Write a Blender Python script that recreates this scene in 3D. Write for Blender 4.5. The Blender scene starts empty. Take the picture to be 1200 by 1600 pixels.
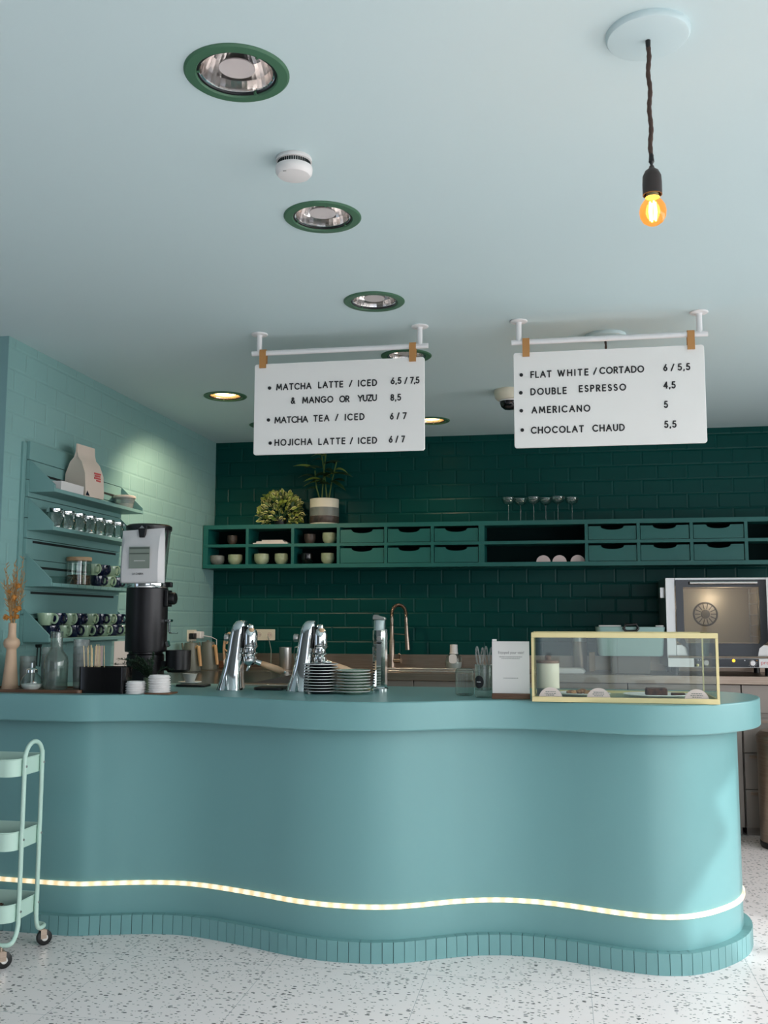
import bpy, bmesh, math, random
from mathutils import Vector, Matrix
from mathutils.geometry import delaunay_2d_cdt
random.seed(7)
S = bpy.context.scene
COL = S.collection
PI = math.pi

# ------------------------------------------------------------------ camera
YAW, PITCH, ROLL = math.radians(10.08), math.radians(6.31), math.radians(0.115)
fwd = Vector((-math.sin(YAW)*math.cos(PITCH), math.cos(YAW)*math.cos(PITCH), math.sin(PITCH)))
rgt = Vector((math.cos(YAW), math.sin(YAW), 0))
upv = rgt.cross(fwd)
r2 = rgt*math.cos(ROLL) + upv*math.sin(ROLL)
u2 = upv*math.cos(ROLL) - rgt*math.sin(ROLL)
cam_d = bpy.data.cameras.new('camera')
cam_d.sensor_fit = 'VERTICAL'; cam_d.sensor_height = 32.0; cam_d.lens = 30.6
cam_d.clip_start = 0.05
cam = bpy.data.objects.new('camera', cam_d); COL.objects.link(cam)
cam.matrix_world = Matrix(((r2.x, u2.x, -fwd.x, 0), (r2.y, u2.y, -fwd.y, 0), (r2.z, u2.z, -fwd.z, 1.31), (0, 0, 0, 1)))
S.camera = cam

# ------------------------------------------------------------------ world, daylight, exposure
W = bpy.data.worlds.new('world'); S.world = W; W.use_nodes = True
W.node_tree.nodes['Background'].inputs[0].default_value = (0.62, 0.78, 1.0, 1)
W.node_tree.nodes['Background'].inputs[1].default_value = 1.0
S.view_settings.view_transform = 'Standard'; S.view_settings.look = 'None'
S.view_settings.gamma = 1.0; S.view_settings.exposure = 0.0
S.view_settings.use_curve_mapping = False
S.cycles.max_bounces = 9; S.cycles.diffuse_bounces = 4; S.cycles.glossy_bounces = 4
S.cycles.transmission_bounces = 6; S.cycles.transparent_max_bounces = 24
S.cycles.caustics_reflective = False; S.cycles.caustics_refractive = False
S.cycles.sample_clamp_indirect = 4.0; S.cycles.blur_glossy = 0.5

def area(name, loc, direction, sx, sy, power, color, spread=180):
    l = bpy.data.lights.new(name, 'AREA'); l.shape = 'RECTANGLE'; l.size = sx; l.size_y = sy
    l.energy = power; l.color = color; l.spread = math.radians(spread)
    o = bpy.data.objects.new(name, l); COL.objects.link(o)
    o.location = loc; o.rotation_euler = Vector(direction).to_track_quat('-Z', 'Y').to_euler()
    return o
area('window_daylight_right', (3.16, 0.45, 1.45), (-1, 0, -0.95), 3.5, 1.9, 184, (0.975, 0.985, 1.0), 140)
area('window_daylight_right_rear', (3.16, 3.95, 1.45), (-1, 0, -0.45), 3.4, 1.9, 78, (0.975, 0.985, 1.0), 160)
area('window_daylight_front', (1.4, -2.56, 1.45), (0, 1, -0.6), 3.2, 2.0, 19, (0.975, 0.985, 1.0), 150)
area('window_daylight_left', (-4.94, 0.6, 1.45), (1, 0, -0.2), 2.4, 1.9, 2, (0.975, 0.985, 1.0))
sun_d = bpy.data.lights.new('sun', 'SUN'); sun_d.energy = 2.0; sun_d.angle = 0.02; sun_d.color = (0.95, 0.98, 1.0)
sun = bpy.data.objects.new('sun', sun_d); COL.objects.link(sun)
sun.rotation_euler = Vector((-0.80, 0.50, -0.33)).to_track_quat('-Z', 'Y').to_euler()

# ------------------------------------------------------------------ materials
def lin(c):
    return tuple((x/255/12.92 if x/255 <= 0.04045 else ((x/255+0.055)/1.055)**2.4) for x in c)
def mat(name, rgb, rough=0.5, metal=0.0, emit=None, es=0.0, coat=0.0, spec=0.5, bump=0.0, bscale=60.0, sss=0.0):
    m = bpy.data.materials.new(name); m.use_nodes = True
    nt = m.node_tree; b = nt.nodes['Principled BSDF']
    b.inputs['Base Color'].default_value = (*lin(rgb), 1)
    b.inputs['Roughness'].default_value = rough; b.inputs['Metallic'].default_value = metal
    b.inputs['Specular IOR Level'].default_value = spec
    b.inputs['Coat Weight'].default_value = coat
    if emit:
        b.inputs['Emission Color'].default_value = (*lin(emit), 1); b.inputs['Emission Strength'].default_value = es
    if bump:
        tc = nt.nodes.new('ShaderNodeTexCoord'); n = nt.nodes.new('ShaderNodeTexNoise')
        n.inputs['Scale'].default_value = bscale; n.inputs['Detail'].default_value = 3
        bp = nt.nodes.new('ShaderNodeBump'); bp.inputs['Strength'].default_value = bump; bp.inputs['Distance'].default_value = 0.003
        nt.links.new(tc.outputs['Object'], n.inputs['Vector']); nt.links.new(n.outputs['Fac'], bp.inputs['Height'])
        nt.links.new(bp.outputs['Normal'], b.inputs['Normal'])
    return m
def noise_color(m, rgb_a, rgb_b, scale, lo=0.4, hi=0.6, stretch=(1, 1, 1)):
    nt = m.node_tree; b = nt.nodes['Principled BSDF']
    tc = nt.nodes.new('ShaderNodeTexCoord'); mp = nt.nodes.new('ShaderNodeMapping')
    mp.inputs['Scale'].default_value = stretch
    n = nt.nodes.new('ShaderNodeTexNoise'); n.inputs['Scale'].default_value = scale; n.inputs['Detail'].default_value = 4
    r = nt.nodes.new('ShaderNodeValToRGB')
    r.color_ramp.elements[0].position = lo; r.color_ramp.elements[0].color = (*lin(rgb_a), 1)
    r.color_ramp.elements[1].position = hi; r.color_ramp.elements[1].color = (*lin(rgb_b), 1)
    nt.links.new(tc.outputs['Object'], mp.inputs[0]); nt.links.new(mp.outputs[0], n.inputs['Vector'])
    nt.links.new(n.outputs['Fac'], r.inputs[0]); nt.links.new(r.outputs[0], b.inputs['Base Color'])
    return m
def glass(name, tint=(235, 245, 243), refl=1.0, rough=0.02, milk=0.0):
    m = bpy.data.materials.new(name); m.use_nodes = True; nt = m.node_tree; nt.nodes.clear()
    out = nt.nodes.new('ShaderNodeOutputMaterial'); mix = nt.nodes.new('ShaderNodeMixShader')
    tr = nt.nodes.new('ShaderNodeBsdfTransparent'); tr.inputs[0].default_value = (*lin(tint), 1)
    gl = nt.nodes.new('ShaderNodeBsdfGlossy'); gl.inputs['Roughness'].default_value = rough
    fr = nt.nodes.new('ShaderNodeLayerWeight'); fr.inputs[0].default_value = 0.5
    pw = nt.nodes.new('ShaderNodeMath'); pw.operation = 'POWER'; pw.inputs[1].default_value = 3.2
    mu = nt.nodes.new('ShaderNodeMath'); mu.operation = 'MULTIPLY_ADD'; mu.inputs[1].default_value = 0.75*refl; mu.inputs[2].default_value = 0.05*refl; mu.use_clamp = True
    nt.links.new(fr.outputs['Facing'], pw.inputs[0]); nt.links.new(pw.outputs[0], mu.inputs[0]); nt.links.new(mu.outputs[0], mix.inputs[0])
    src = tr
    if milk:
        df = nt.nodes.new('ShaderNodeBsdfDiffuse'); df.inputs[0].default_value = (0.8, 0.82, 0.81, 1); src = nt.nodes.new('ShaderNodeMixShader'); src.inputs[0].default_value = milk
        nt.links.new(tr.outputs[0], src.inputs[1]); nt.links.new(df.outputs[0], src.inputs[2])
    nt.links.new(src.outputs[0], mix.inputs[1]); nt.links.new(gl.outputs[0], mix.inputs[2]); nt.links.new(mix.outputs[0], out.inputs[0])
    return m
def brick(name, rgb, axis, o0, oz, bw, bh, rough, depth=0.005, mortar=0.011, strength=0.45, spec=0.35):
    """painted bevelled metro tiles: one paint colour, relief only"""
    m = mat(name, rgb, rough, spec=spec); nt = m.node_tree; b = nt.nodes['Principled BSDF']
    tc = nt.nodes.new('ShaderNodeTexCoord'); sp = nt.nodes.new('ShaderNodeSeparateXYZ'); cb = nt.nodes.new('ShaderNodeCombineXYZ')
    nt.links.new(tc.outputs['Object'], sp.inputs[0])
    for src, dst, off in ((axis, 0, o0), (2, 1, oz)):
        a = nt.nodes.new('ShaderNodeMath'); a.operation = 'SUBTRACT'; a.inputs[1].default_value = off
        nt.links.new(sp.outputs[src], a.inputs[0]); nt.links.new(a.outputs[0], cb.inputs[dst])
    br = nt.nodes.new('ShaderNodeTexBrick'); br.inputs['Scale'].default_value = 1.0
    br.inputs['Brick Width'].default_value = bw; br.inputs['Row Height'].default_value = bh
    br.inputs['Mortar Size'].default_value = mortar; br.inputs['Mortar Smooth'].default_value = 1.0
    bp = nt.nodes.new('ShaderNodeBump'); bp.invert = True; bp.inputs['Strength'].default_value = strength; bp.inputs['Distance'].default_value = depth
    nt.links.new(cb.outputs[0], br.inputs[0]); nt.links.new(br.outputs['Fac'], bp.inputs['Height']); nt.links.new(bp.outputs[0], b.inputs['Normal'])
    return m
def chips(m, layers, joints=None):
    """terrazzo: dark stone chips over the base colour"""
    nt = m.node_tree; b = nt.nodes['Principled BSDF']
    tc = nt.nodes.new('ShaderNodeTexCoord'); prev = None
    base = b.inputs['Base Color'].default_value[:]
    for i, (scale, thr, rgb, rnd, sq) in enumerate(layers):
        mp = nt.nodes.new('ShaderNodeMapping'); mp.inputs['Scale'].default_value = (1, sq, 1); mp.inputs['Location'].default_value = (i*3.3, i*1.7, 0)
        mp.inputs['Rotation'].default_value = (0, 0, i*0.7)
        v = nt.nodes.new('ShaderNodeTexVoronoi'); v.inputs['Scale'].default_value = scale; v.inputs['Randomness'].default_value = 1
        n = nt.nodes.new('ShaderNodeTexNoise'); n.inputs['Scale'].default_value = scale*1.6
        nt.links.new(tc.outputs['Object'], mp.inputs[0]); nt.links.new(mp.outputs[0], v.inputs['Vector']); nt.links.new(tc.outputs['Object'], n.inputs['Vector'])
        # chip where distance < thr * random(cell)
        sx = nt.nodes.new('ShaderNodeSeparateColor'); nt.links.new(v.outputs['Color'], sx.inputs[0])
        pw = nt.nodes.new('ShaderNodeMath'); pw.operation = 'POWER'; pw.inputs[1].default_value = rnd; nt.links.new(sx.outputs[0], pw.inputs[0])
        mu = nt.nodes.new('ShaderNodeMath'); mu.operation = 'MULTIPLY'; mu.inputs[1].default_value = thr; nt.links.new(pw.outputs[0], mu.inputs[0])
        ad = nt.nodes.new('ShaderNodeMath'); ad.operation = 'MULTIPLY_ADD'; ad.inputs[1].default_value = 0.25; nt.links.new(n.outputs['Fac'], ad.inputs[0]); nt.links.new(v.outputs['Distance'], ad.inputs[2])
        sb = nt.nodes.new('ShaderNodeMath'); sb.operation = 'SUBTRACT'; sb.inputs[1].default_value = 0.12; nt.links.new(ad.outputs[0], sb.inputs[0])
        lt = nt.nodes.new('ShaderNodeMath'); lt.operation = 'LESS_THAN'; nt.links.new(sb.outputs[0], lt.inputs[0]); nt.links.new(mu.outputs[0], lt.inputs[1])
        mx = nt.nodes.new('ShaderNodeMix'); mx.data_type = 'RGBA'; mx.inputs['B'].default_value = (*lin(rgb), 1)
        if prev is None: mx.inputs['A'].default_value = base
        else: nt.links.new(prev, mx.inputs['A'])
        nt.links.new(lt.outputs[0], mx.inputs['Factor']); prev = mx.outputs['Result']
    if joints:
        br = nt.nodes.new('ShaderNodeTexBrick'); br.offset = 0; br.inputs['Scale'].default_value = 1
        br.inputs['Brick Width'].default_value = joints; br.inputs['Row Height'].default_value = joints
        br.inputs['Mortar Size'].default_value = 0.0008; br.inputs['Mortar Smooth'].default_value = 0
        mp = nt.nodes.new('ShaderNodeMapping'); mp.inputs['Location'].default_value = (0.51, 0.42, 0)
        nt.links.new(tc.outputs['Object'], mp.inputs[0]); nt.links.new(mp.outputs[0], br.inputs[0])
        mx = nt.nodes.new('ShaderNodeMix'); mx.data_type = 'RGBA'; mx.inputs['B'].default_value = (*lin((165, 165, 166)), 1)
        nt.links.new(prev, mx.inputs['A']); nt.links.new(br.outputs['Fac'], mx.inputs['Factor']); prev = mx.outputs['Result']
    nt.links.new(prev, b.inputs['Base Color'])
    return m

M = {}
M['ceiling'] = mat('ceiling_paint', (200, 220, 222), 0.75, bump=0.03, bscale=40)
M['tile_green'] = brick('dark_green_metro_tile', (6, 66, 62), 0, -1.02, 0.0293, 0.2015, 0.1028, 0.34, spec=0.14, strength=0.65)
M['tile_teal'] = brick('teal_metro_tile', (132, 172, 169), 1, 4.2, 0.0293, 0.2015, 0.1028, 0.45, depth=0.005)
M['wall_teal'] = mat('teal_wall_paint', (118, 156, 157), 0.6, bump=0.02)
M['wall_plain'] = mat('pale_wall_paint', (120, 124, 124), 0.7)
M['floor'] = chips(mat('terrazzo', (246, 236, 234), 0.32, spec=0.4),
                   [(46, 0.44, (70, 68, 66), 3.0, 2.0), (60, 0.40, (104, 98, 92), 2.6, 1.6), (38, 0.30, (190, 187, 184), 2.0, 1.5)], joints=0.6)
M['counter'] = mat('counter_paint', (113, 160, 161), 0.36, spec=0.45, bump=0.015, bscale=9)
M['counter_tile'] = mat('counter_tile_paint', (113, 160, 161), 0.4, bump=0.05, bscale=50)
M['joint'] = mat('dark_joint', (38, 60, 60), 0.8)
M['shelf_green'] = mat('green_shelf_paint', (15, 92, 87), 0.42)
M['shelf_shade'] = mat('green_shelf_inside_shade', (8, 30, 30), 0.8, spec=0.1)  # shade inside the cubbies and drawers put into a near-black green
M['rack'] = mat('rack_paint', (116, 157, 154), 0.5)
M['slot'] = mat('slot_dark', (20, 30, 30), 0.9)
M['steel'] = noise_color(mat('brushed_steel', (156, 140, 127), 0.33, 1.0), (148, 132, 119), (168, 152, 138), 6, 0.3, 0.7, (1, 1, 30))
M['steel_light'] = mat('light_steel', (196, 194, 190), 0.3, 1.0)
M['steel_paint'] = mat('grey_steel_panel', (140, 132, 125), 0.42, 0.6)
M['chrome'] = mat('chrome', (225, 230, 230), 0.06, 1.0)
M['reflector'] = mat('reflector_metal', (236, 230, 226), 0.16, 1.0)
M['black'] = mat('black_plastic', (14, 14, 16), 0.38)
M['black_gloss'] = mat('black_gloss', (10, 10, 12), 0.1)
M['black_metal'] = mat('black_grinder_metal', (26, 25, 28), 0.36, 0.3)
M['dark_stone'] = mat('dark_worktop', (56, 58, 58), 0.22)
M['ring_green'] = mat('downlight_green', (64, 106, 80), 0.5)
M['white'] = mat('white_plastic', (226, 224, 222), 0.45)
M['white_board'] = mat('white_board', (243, 241, 237), 0.5)
M['white_metal'] = mat('white_rail_metal', (232, 232, 232), 0.35)
M['letter'] = mat('black_letter', (12, 12, 14), 0.5)
M['leather'] = mat('tan_leather', (186, 134, 78), 0.6, bump=0.1)
M['porcelain'] = mat('white_porcelain', (244, 243, 240), 0.3)
M['paper'] = mat('paper', (214, 212, 210), 0.7)
M['pink_paper'] = mat('pale_pink_card', (232, 208, 205), 0.7)
M['wood'] = noise_color(mat('light_wood', (196, 156, 108), 0.5), (186, 144, 98), (212, 174, 126), 8, 0.35, 0.65, (8, 8, 1))
M['wood_dark'] = noise_color(mat('dark_wood', (104, 72, 50), 0.45), (88, 58, 40), (122, 86, 60), 6, 0.35, 0.65, (1, 9, 9))
M['wood_handle'] = noise_color(mat('handle_wood', (204, 168, 132), 0.45), (192, 154, 118), (216, 182, 146), 10, 0.35, 0.65)
M['mint'] = mat('mint_metal', (188, 218, 204), 0.4)
M['mint_in'] = mat('tray_mesh_floor', (124, 132, 120), 0.7)
M['rubber'] = mat('black_rubber', (18, 18, 19), 0.5)
M['gold'] = mat('pale_brass_frame', (214, 200, 148), 0.35, 0.35)
M['sage'] = noise_color(mat('sage_glaze', (152, 166, 138), 0.28), (140, 154, 126), (166, 178, 150), 14)
M['sage_mug'] = mat('pale_green_glaze', (160, 184, 156), 0.16, coat=0.3)
M['navy_mug'] = mat('navy_glaze', (22, 30, 58), 0.12, coat=0.5)
M['mug_inside'] = mat('mug_inside', (120, 130, 118), 0.3)
M['stone_dark'] = noise_color(mat('dark_stoneware', (58, 50, 46), 0.45), (44, 38, 36), (74, 64, 58), 20)
M['stone_grey'] = mat('grey_stoneware', (112, 118, 114), 0.35)
M['cream'] = mat('cream_stoneware', (222, 216, 196), 0.4)
M['plate_rim'] = mat('plate_rim', (206, 208, 204), 0.25)
M['navy'] = mat('navy_plate', (24, 30, 44), 0.22)
M['sage_plate'] = mat('sage_plate', (150, 176, 158), 0.25)
M['olive'] = mat('olive_grey_enamel', (104, 108, 98), 0.4)
M['pale_teal'] = mat('pale_teal_plastic', (150, 182, 178), 0.4)
M['leaf_dark'] = mat('dark_leaf', (38, 66, 34), 0.5)
M['leaf_var'] = mat('yellow_green_leaf', (132, 148, 62), 0.45)
M['leaf_cream'] = mat('cream_leaf_edge', (206, 204, 140), 0.5)
M['leaf_mid'] = mat('mid_green_leaf', (78, 104, 48), 0.45)
M['fern'] = mat('fern_leaf', (30, 56, 34), 0.6)
M['stick'] = noise_color(mat('pale_stick_wood', (214, 194, 152), 0.6), (206, 184, 140), (226, 208, 170), 40)
M['straw'] = mat('dried_straw', (178, 140, 92), 0.8)
M['orange_dry'] = mat('dried_orange', (186, 124, 54), 0.8)
M['vase'] = mat('beige_vase', (206, 174, 146), 0.65)
M['soil'] = mat('soil', (40, 30, 24), 0.9)
M['cake'] = noise_color(mat('chocolate_cake', (74, 44, 28), 0.8, bump=0.6, bscale=120), (58, 34, 22), (92, 58, 38), 60)
M['pastry'] = noise_color(mat('pastry', (150, 104, 66), 0.8, bump=0.6, bscale=120), (122, 80, 50), (182, 136, 92), 60)
M['brown_bark'] = mat('bark', (78, 56, 42), 0.9)
M['oven_in'] = mat('oven_interior', (196, 184, 166), 0.35, 0.4)
M['oven_dark'] = mat('oven_fan_dark', (104, 98, 90), 0.4, 0.5)
M['red_ink'] = mat('red_ink', (198, 84, 84), 0.6)
M['bag_ink'] = mat('grey_ink', (70, 70, 72), 0.7)
M['bag_label'] = mat('bag_label', (132, 142, 132), 0.5)
M['bag_label_dark'] = mat('bag_label_dark', (86, 96, 88), 0.5)
M['bag_kraft'] = mat('pale_kraft_bag', (214, 198, 184), 0.6, bump=0.25, bscale=18)
M['bag_white'] = mat('white_bag', (214, 212, 212), 0.45, bump=0.25, bscale=14)
M['cable_tex'] = mat('brown_cloth_cord', (76, 58, 50), 0.85, bump=0.8, bscale=500)
M['socket_brown'] = mat('dark_brown_socket', (46, 36, 34), 0.45)
M['ceil_rose'] = mat('pale_rose_paint', (198, 218, 220), 0.6)
M['glass'] = glass('clear_glass', (246, 250, 249), 1.0)
M['glass_pane'] = glass('case_glass_pane', (248, 251, 249), 0.45)
M['glass_thin'] = glass('thin_wine_glass', (240, 246, 244), 1.8)
M['glass_ribbed'] = glass('grey_green_glass', (226, 234, 230), 0.9, 0.02, 0.05)
M['plastic_clear'] = glass('frosted_clear_plastic', (232, 236, 235), 0.9, 0.1, 0.14)
M['oven_glass'] = glass('oven_door_glass', (224, 222, 216), 0.5)
M['amber'] = glass('amber_bulb_glass', (255, 206, 130), 0.5)
def amber_glow():
    m = M['amber']; nt = m.node_tree; mx = [n for n in nt.nodes if n.type == 'MIX_SHADER'][-1]; out = [n for n in nt.nodes if n.type == 'OUTPUT_MATERIAL'][0]
    ad = nt.nodes.new('ShaderNodeAddShader'); em = nt.nodes.new('ShaderNodeEmission'); em.inputs[0].default_value = (1.0, 0.42, 0.10, 1); em.inputs[1].default_value = 0.32
    nt.links.new(out.inputs[0].links[0].from_socket, ad.inputs[0]); nt.links.new(em.outputs[0], ad.inputs[1]); nt.links.new(ad.outputs[0], out.inputs[0])
amber_glow()
M['cover_glass'] = glass('lamp_cover_glass', (250, 250, 250), 0.35)
M['sugar'] = mat('white_sugar', (236, 234, 230), 0.9)
M['cookie'] = noise_color(mat('brown_beans', (96, 66, 46), 0.7, bump=0.8, bscale=160), (60, 40, 28), (132, 98, 70), 90)
M['knob_white'] = mat('white_knob', (232, 228, 228), 0.3)
M['amber_led'] = mat('amber_indicator', (255, 190, 60), 0.4, emit=(255, 176, 40), es=2.0)
M['filament'] = mat('glowing_filament', (255, 200, 120), 0.5, emit=(255, 196, 110), es=30.0)
M['lamp_warm'] = mat('lit_lamp_disc', (255, 230, 190), 0.5, emit=(255, 214, 150), es=14.0)
M['lamp_glow'] = mat('lit_lamp_surround', (255, 220, 170), 0.5, emit=(255, 190, 105), es=1.5)
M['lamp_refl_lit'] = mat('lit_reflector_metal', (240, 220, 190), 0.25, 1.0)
M['frost'] = mat('frosted_disc', (232, 222, 220), 0.5)
# LED strip: pale warm tape with beads brighter along its length
def led_strip():
    m = bpy.data.materials.new('warm_led_tape'); m.use_nodes = True; nt = m.node_tree; b = nt.nodes['Principled BSDF']
    b.inputs['Base Color'].default_value = (*lin((250, 235, 200)), 1)
    tc = nt.nodes.new('ShaderNodeTexCoord'); w = nt.nodes.new('ShaderNodeTexWave'); w.wave_type = 'BANDS'; w.bands_direction = 'X'
    w.inputs['Scale'].default_value = 6.2
    r = nt.nodes.new('ShaderNodeValToRGB')
    r.color_ramp.elements[0].color = (*lin((222, 180, 118)), 1); r.color_ramp.elements[1].color = (*lin((255, 250, 226)), 1)
    nt.links.new(tc.outputs['Object'], w.inputs[0]); nt.links.new(w.outputs['Fac'], r.inputs[0])
    nt.links.new(r.outputs[0], b.inputs['Emission Color']); b.inputs['Emission Strength'].default_value = 0.85
    return m
M['led'] = led_strip()

# ------------------------------------------------------------------ mesh helpers
class MB:
    def __init__(s): s.v = []; s.f = []; s.m = []
    def add(s, vs, fs, mi=0):
        o = len(s.v); s.v += [tuple(p) for p in vs]
        for f in fs: s.f.append([i+o for i in f]); s.m.append(mi)
        return s
    def box(s, x0, x1, y0, y1, z0, z1, mi=0):
        v = [(x, y, z) for z in (z0, z1) for y in (y0, y1) for x in (x0, x1)]
        return s.add(v, [(0, 2, 3, 1), (4, 5, 7, 6), (0, 1, 5, 4), (2, 6, 7, 3), (0, 4, 6, 2), (1, 3, 7, 5)], mi)
    def obox(s, c, ax, ay, az, mi=0):
        c, ax, ay, az = Vector(c), Vector(ax), Vector(ay), Vector(az)
        v = [c + ax*i + ay*j + az*k for k in (-1, 1) for j in (-1, 1) for i in (-1, 1)]
        return s.add(v, [(0, 2, 3, 1), (4, 5, 7, 6), (0, 1, 5, 4), (2, 6, 7, 3), (0, 4, 6, 2), (1, 3, 7, 5)], mi)
    def lathe(s, prof, c=(0, 0, 0), n=32, mi=0, sx=1.0, sy=1.0, axis='z', mis=None):
        rings = []
        for r, h in prof:
            if r < 1e-6:
                rings.append([len(s.v)]); s.v.append(s._ax(0, 0, h, c, axis))
            else:
                ids = []
                for k in range(n):
                    a = 2*PI*k/n; ids.append(len(s.v)); s.v.append(s._ax(r*math.cos(a)*sx, r*math.sin(a)*sy, h, c, axis))
                rings.append(ids)
        for q, (A, B) in enumerate(zip(rings, rings[1:])):
            mm = mis[q] if mis else mi
            if len(A) == 1 and len(B) == 1: continue
            for k in range(n):
                k2 = (k+1) % n
                if len(A) == 1: f = [A[0], B[k2], B[k]]
                elif len(B) == 1: f = [A[k], A[k2], B[0]]
                else: f = [A[k], A[k2], B[k2], B[k]]
                s.f.append(f); s.m.append(mm)
        return s
    def _ax(s, a, b, h, c, axis):
        if axis == 'z': p = (a, b, h)
        elif axis == 'x': p = (h, a, b)
        else: p = (b, h, a)
        return (p[0]+c[0], p[1]+c[1], p[2]+c[2])
    def cyl(s, c, r, z0, z1, n=28, mi=0, axis='z', r1=None):
        return s.lathe([(0, z0), (r, z0), (r if r1 is None else r1, z1), (0, z1)], c, n, mi, axis=axis)
    def tube(s, pts, r, n=8, closed=False, mi=0, cap=True):
        P = [Vector(p) for p in pts]; L = len(P); rr = r if isinstance(r, (list, tuple)) else [r]*L
        T = []
        for i in range(L):
            a = P[(i-1) % L] if (closed or i > 0) else P[i]; b = P[(i+1) % L] if (closed or i < L-1) else P[i]
            t = (b-a); T.append(t.normalized() if t.length > 1e-9 else Vector((0, 0, 1)))
        u = T[0].orthogonal().normalized(); base = len(s.v)
        for i in range(L):
            u = (u - T[i]*u.dot(T[i]));
            u = u.normalized() if u.length > 1e-6 else T[i].orthogonal().normalized()
            w = T[i].cross(u)
            for k in range(n):
                a = 2*PI*k/n; s.v.append(tuple(P[i] + u*math.cos(a)*rr[i] + w*math.sin(a)*rr[i]))
        for i in range(L if closed else L-1):
            for k in range(n):
                k2 = (k+1) % n; j = (i+1) % L
                s.f.append([base+i*n+k, base+i*n+k2, base+j*n+k2, base+j*n+k]); s.m.append(mi)
        if not closed and cap:
            s.f.append([base+k for k in range(n)][::-1]); s.m.append(mi)
            s.f.append([base+(L-1)*n+k for k in range(n)]); s.m.append(mi)
        return s
    def prism(s, poly, a0, a1, plane='xy', mi=0, mi_side=None):
        def P(u, v, w): return {'xy': (u, v, w), 'xz': (u, w, v), 'yz': (w, u, v)}[plane]
        n = len(poly); vs = [P(u, v, a0) for u, v in poly] + [P(u, v, a1) for u, v in poly]
        s.add(vs, [list(range(n))[::-1], [n+i for i in range(n)]], mi)
        o = len(s.v)-2*n
        for i in range(n):
            j = (i+1) % n; s.f.append([o+i, o+j, o+n+j, o+n+i]); s.m.append(mi if mi_side is None else mi_side)
        return s
    def ball(s, c, rx, ry=None, rz=None, n=16, m=10, mi=0):
        ry = ry or rx; rz = rz or rx
        prof = [(math.sin(PI*i/m), -math.cos(PI*i/m)*rz) for i in range(m+1)]
        prof[0] = (0, -rz); prof[-1] = (0, rz)
        return s.lathe(prof, c, n, mi, sx=rx, sy=ry)
    def loft(s, secs, mi=0):
        """secs: list of rings (same length) of 3-D points, capped"""
        n = len(secs[0]); o = len(s.v)
        for r in secs: s.v += [tuple(p) for p in r]
        for i in range(len(secs)-1):
            for k in range(n):
                k2 = (k+1) % n; s.f.append([o+i*n+k, o+i*n+k2, o+(i+1)*n+k2, o+(i+1)*n+k]); s.m.append(mi)
        s.f.append([o+k for k in range(n)][::-1]); s.m.append(mi)
        q = o+(len(secs)-1)*n; s.f.append([q+k for k in range(n)]); s.m.append(mi)
        return s
    def leaf(s, base, tip, width, droop=0.0, up=(0, 0, 1), mi=0, edge=None, segs=5):
        b, t = Vector(base), Vector(tip); d = t-b; side = d.cross(Vector(up))
        side = side.normalized() if side.length > 1e-6 else Vector((1, 0, 0))
        nrm = side.cross(d).normalized(); rows = []
        for i in range(segs+1):
            q = i/segs; w = width*0.5*math.sin(PI*min(1, q*0.92+0.06))**0.8 if 0 < i < segs else 0.0005
            c = b + d*q - Vector((0, 0, 1))*droop*q*q
            rows.append((c - side*w + nrm*w*0.25, c - side*w*0.55 + nrm*w*0.08, c, c + side*w*0.55 + nrm*w*0.08, c + side*w + nrm*w*0.25))
        o = len(s.v)
        for r in rows: s.v += [tuple(p) for p in r]
        for i in range(segs):
            for k in range(4):
                s.f.append([o+i*5+k, o+i*5+k+1, o+(i+1)*5+k+1, o+(i+1)*5+k]); s.m.append(edge if (edge is not None and k in (0, 3)) else mi)
        return s
    def build(s, name, mats, parent=None, bevel=0.0, seg=2, angle=35, recalc=True, shift=None):
        me = bpy.data.meshes.new(name); 
        vs = s.v if shift is None else [(p[0]-shift[0], p[1]-shift[1], p[2]-shift[2]) for p in s.v]
        me.from_pydata(vs, [], s.f)
        mats = mats if isinstance(mats, (list, tuple)) else [mats]
        for m in mats: me.materials.append(M[m] if isinstance(m, str) else m)
        me.polygons.foreach_set('material_index', s.m)
        if recalc:
            bm = bmesh.new(); bm.from_mesh(me); bmesh.ops.recalc_face_normals(bm, faces=bm.faces); bm.to_mesh(me); bm.free()
        me.polygons.foreach_set('use_smooth', [True]*len(me.polygons))
        me.set_sharp_from_angle(angle=math.radians(angle))
        me.update()
        o = bpy.data.objects.new(name, me); COL.objects.link(o)
        if parent is not None: o.parent = parent
        if bevel:
            md = o.modifiers.new('bevel', 'BEVEL'); md.width = bevel; md.segments = seg; md.limit_method = 'ANGLE'; md.angle_limit = math.radians(40)
            md.harden_normals = False
        return o
def tag(o, label, cat, group=None, kind=None):
    o['label'] = label; o['category'] = cat
    if group: o['group'] = group
    if kind: o['kind'] = kind
    return o
def thing(name, label, cat, loc=(0, 0, 0), rz=0.0, group=None):
    o = bpy.data.objects.new(name, None); COL.objects.link(o); o.empty_display_size = 0.05
    o.location = loc; o.rotation_euler = (0, 0, rz)
    return tag(o, label, cat, group)
def struct(o, label=None):
    o['kind'] = 'structure'
    if label: o['label'] = label
    return o
def dup(root, loc, rot=None, label=None, group=None):
    def cp(o, parent):
        c = o.copy(); COL.objects.link(c)
        if parent is not None: c.parent = parent
        for ch in KIDS.get(o, []): cp(ch, c)
        return c
    r = cp(root, None); r.location = loc
    if rot is not None: r.rotation_euler = rot
    if label: r['label'] = label
    if group: r['group'] = group
    return r
class _Kids:
    def get(self, o, d): return [c for c in bpy.data.objects if c.parent == o] or d
KIDS = _Kids()
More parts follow.
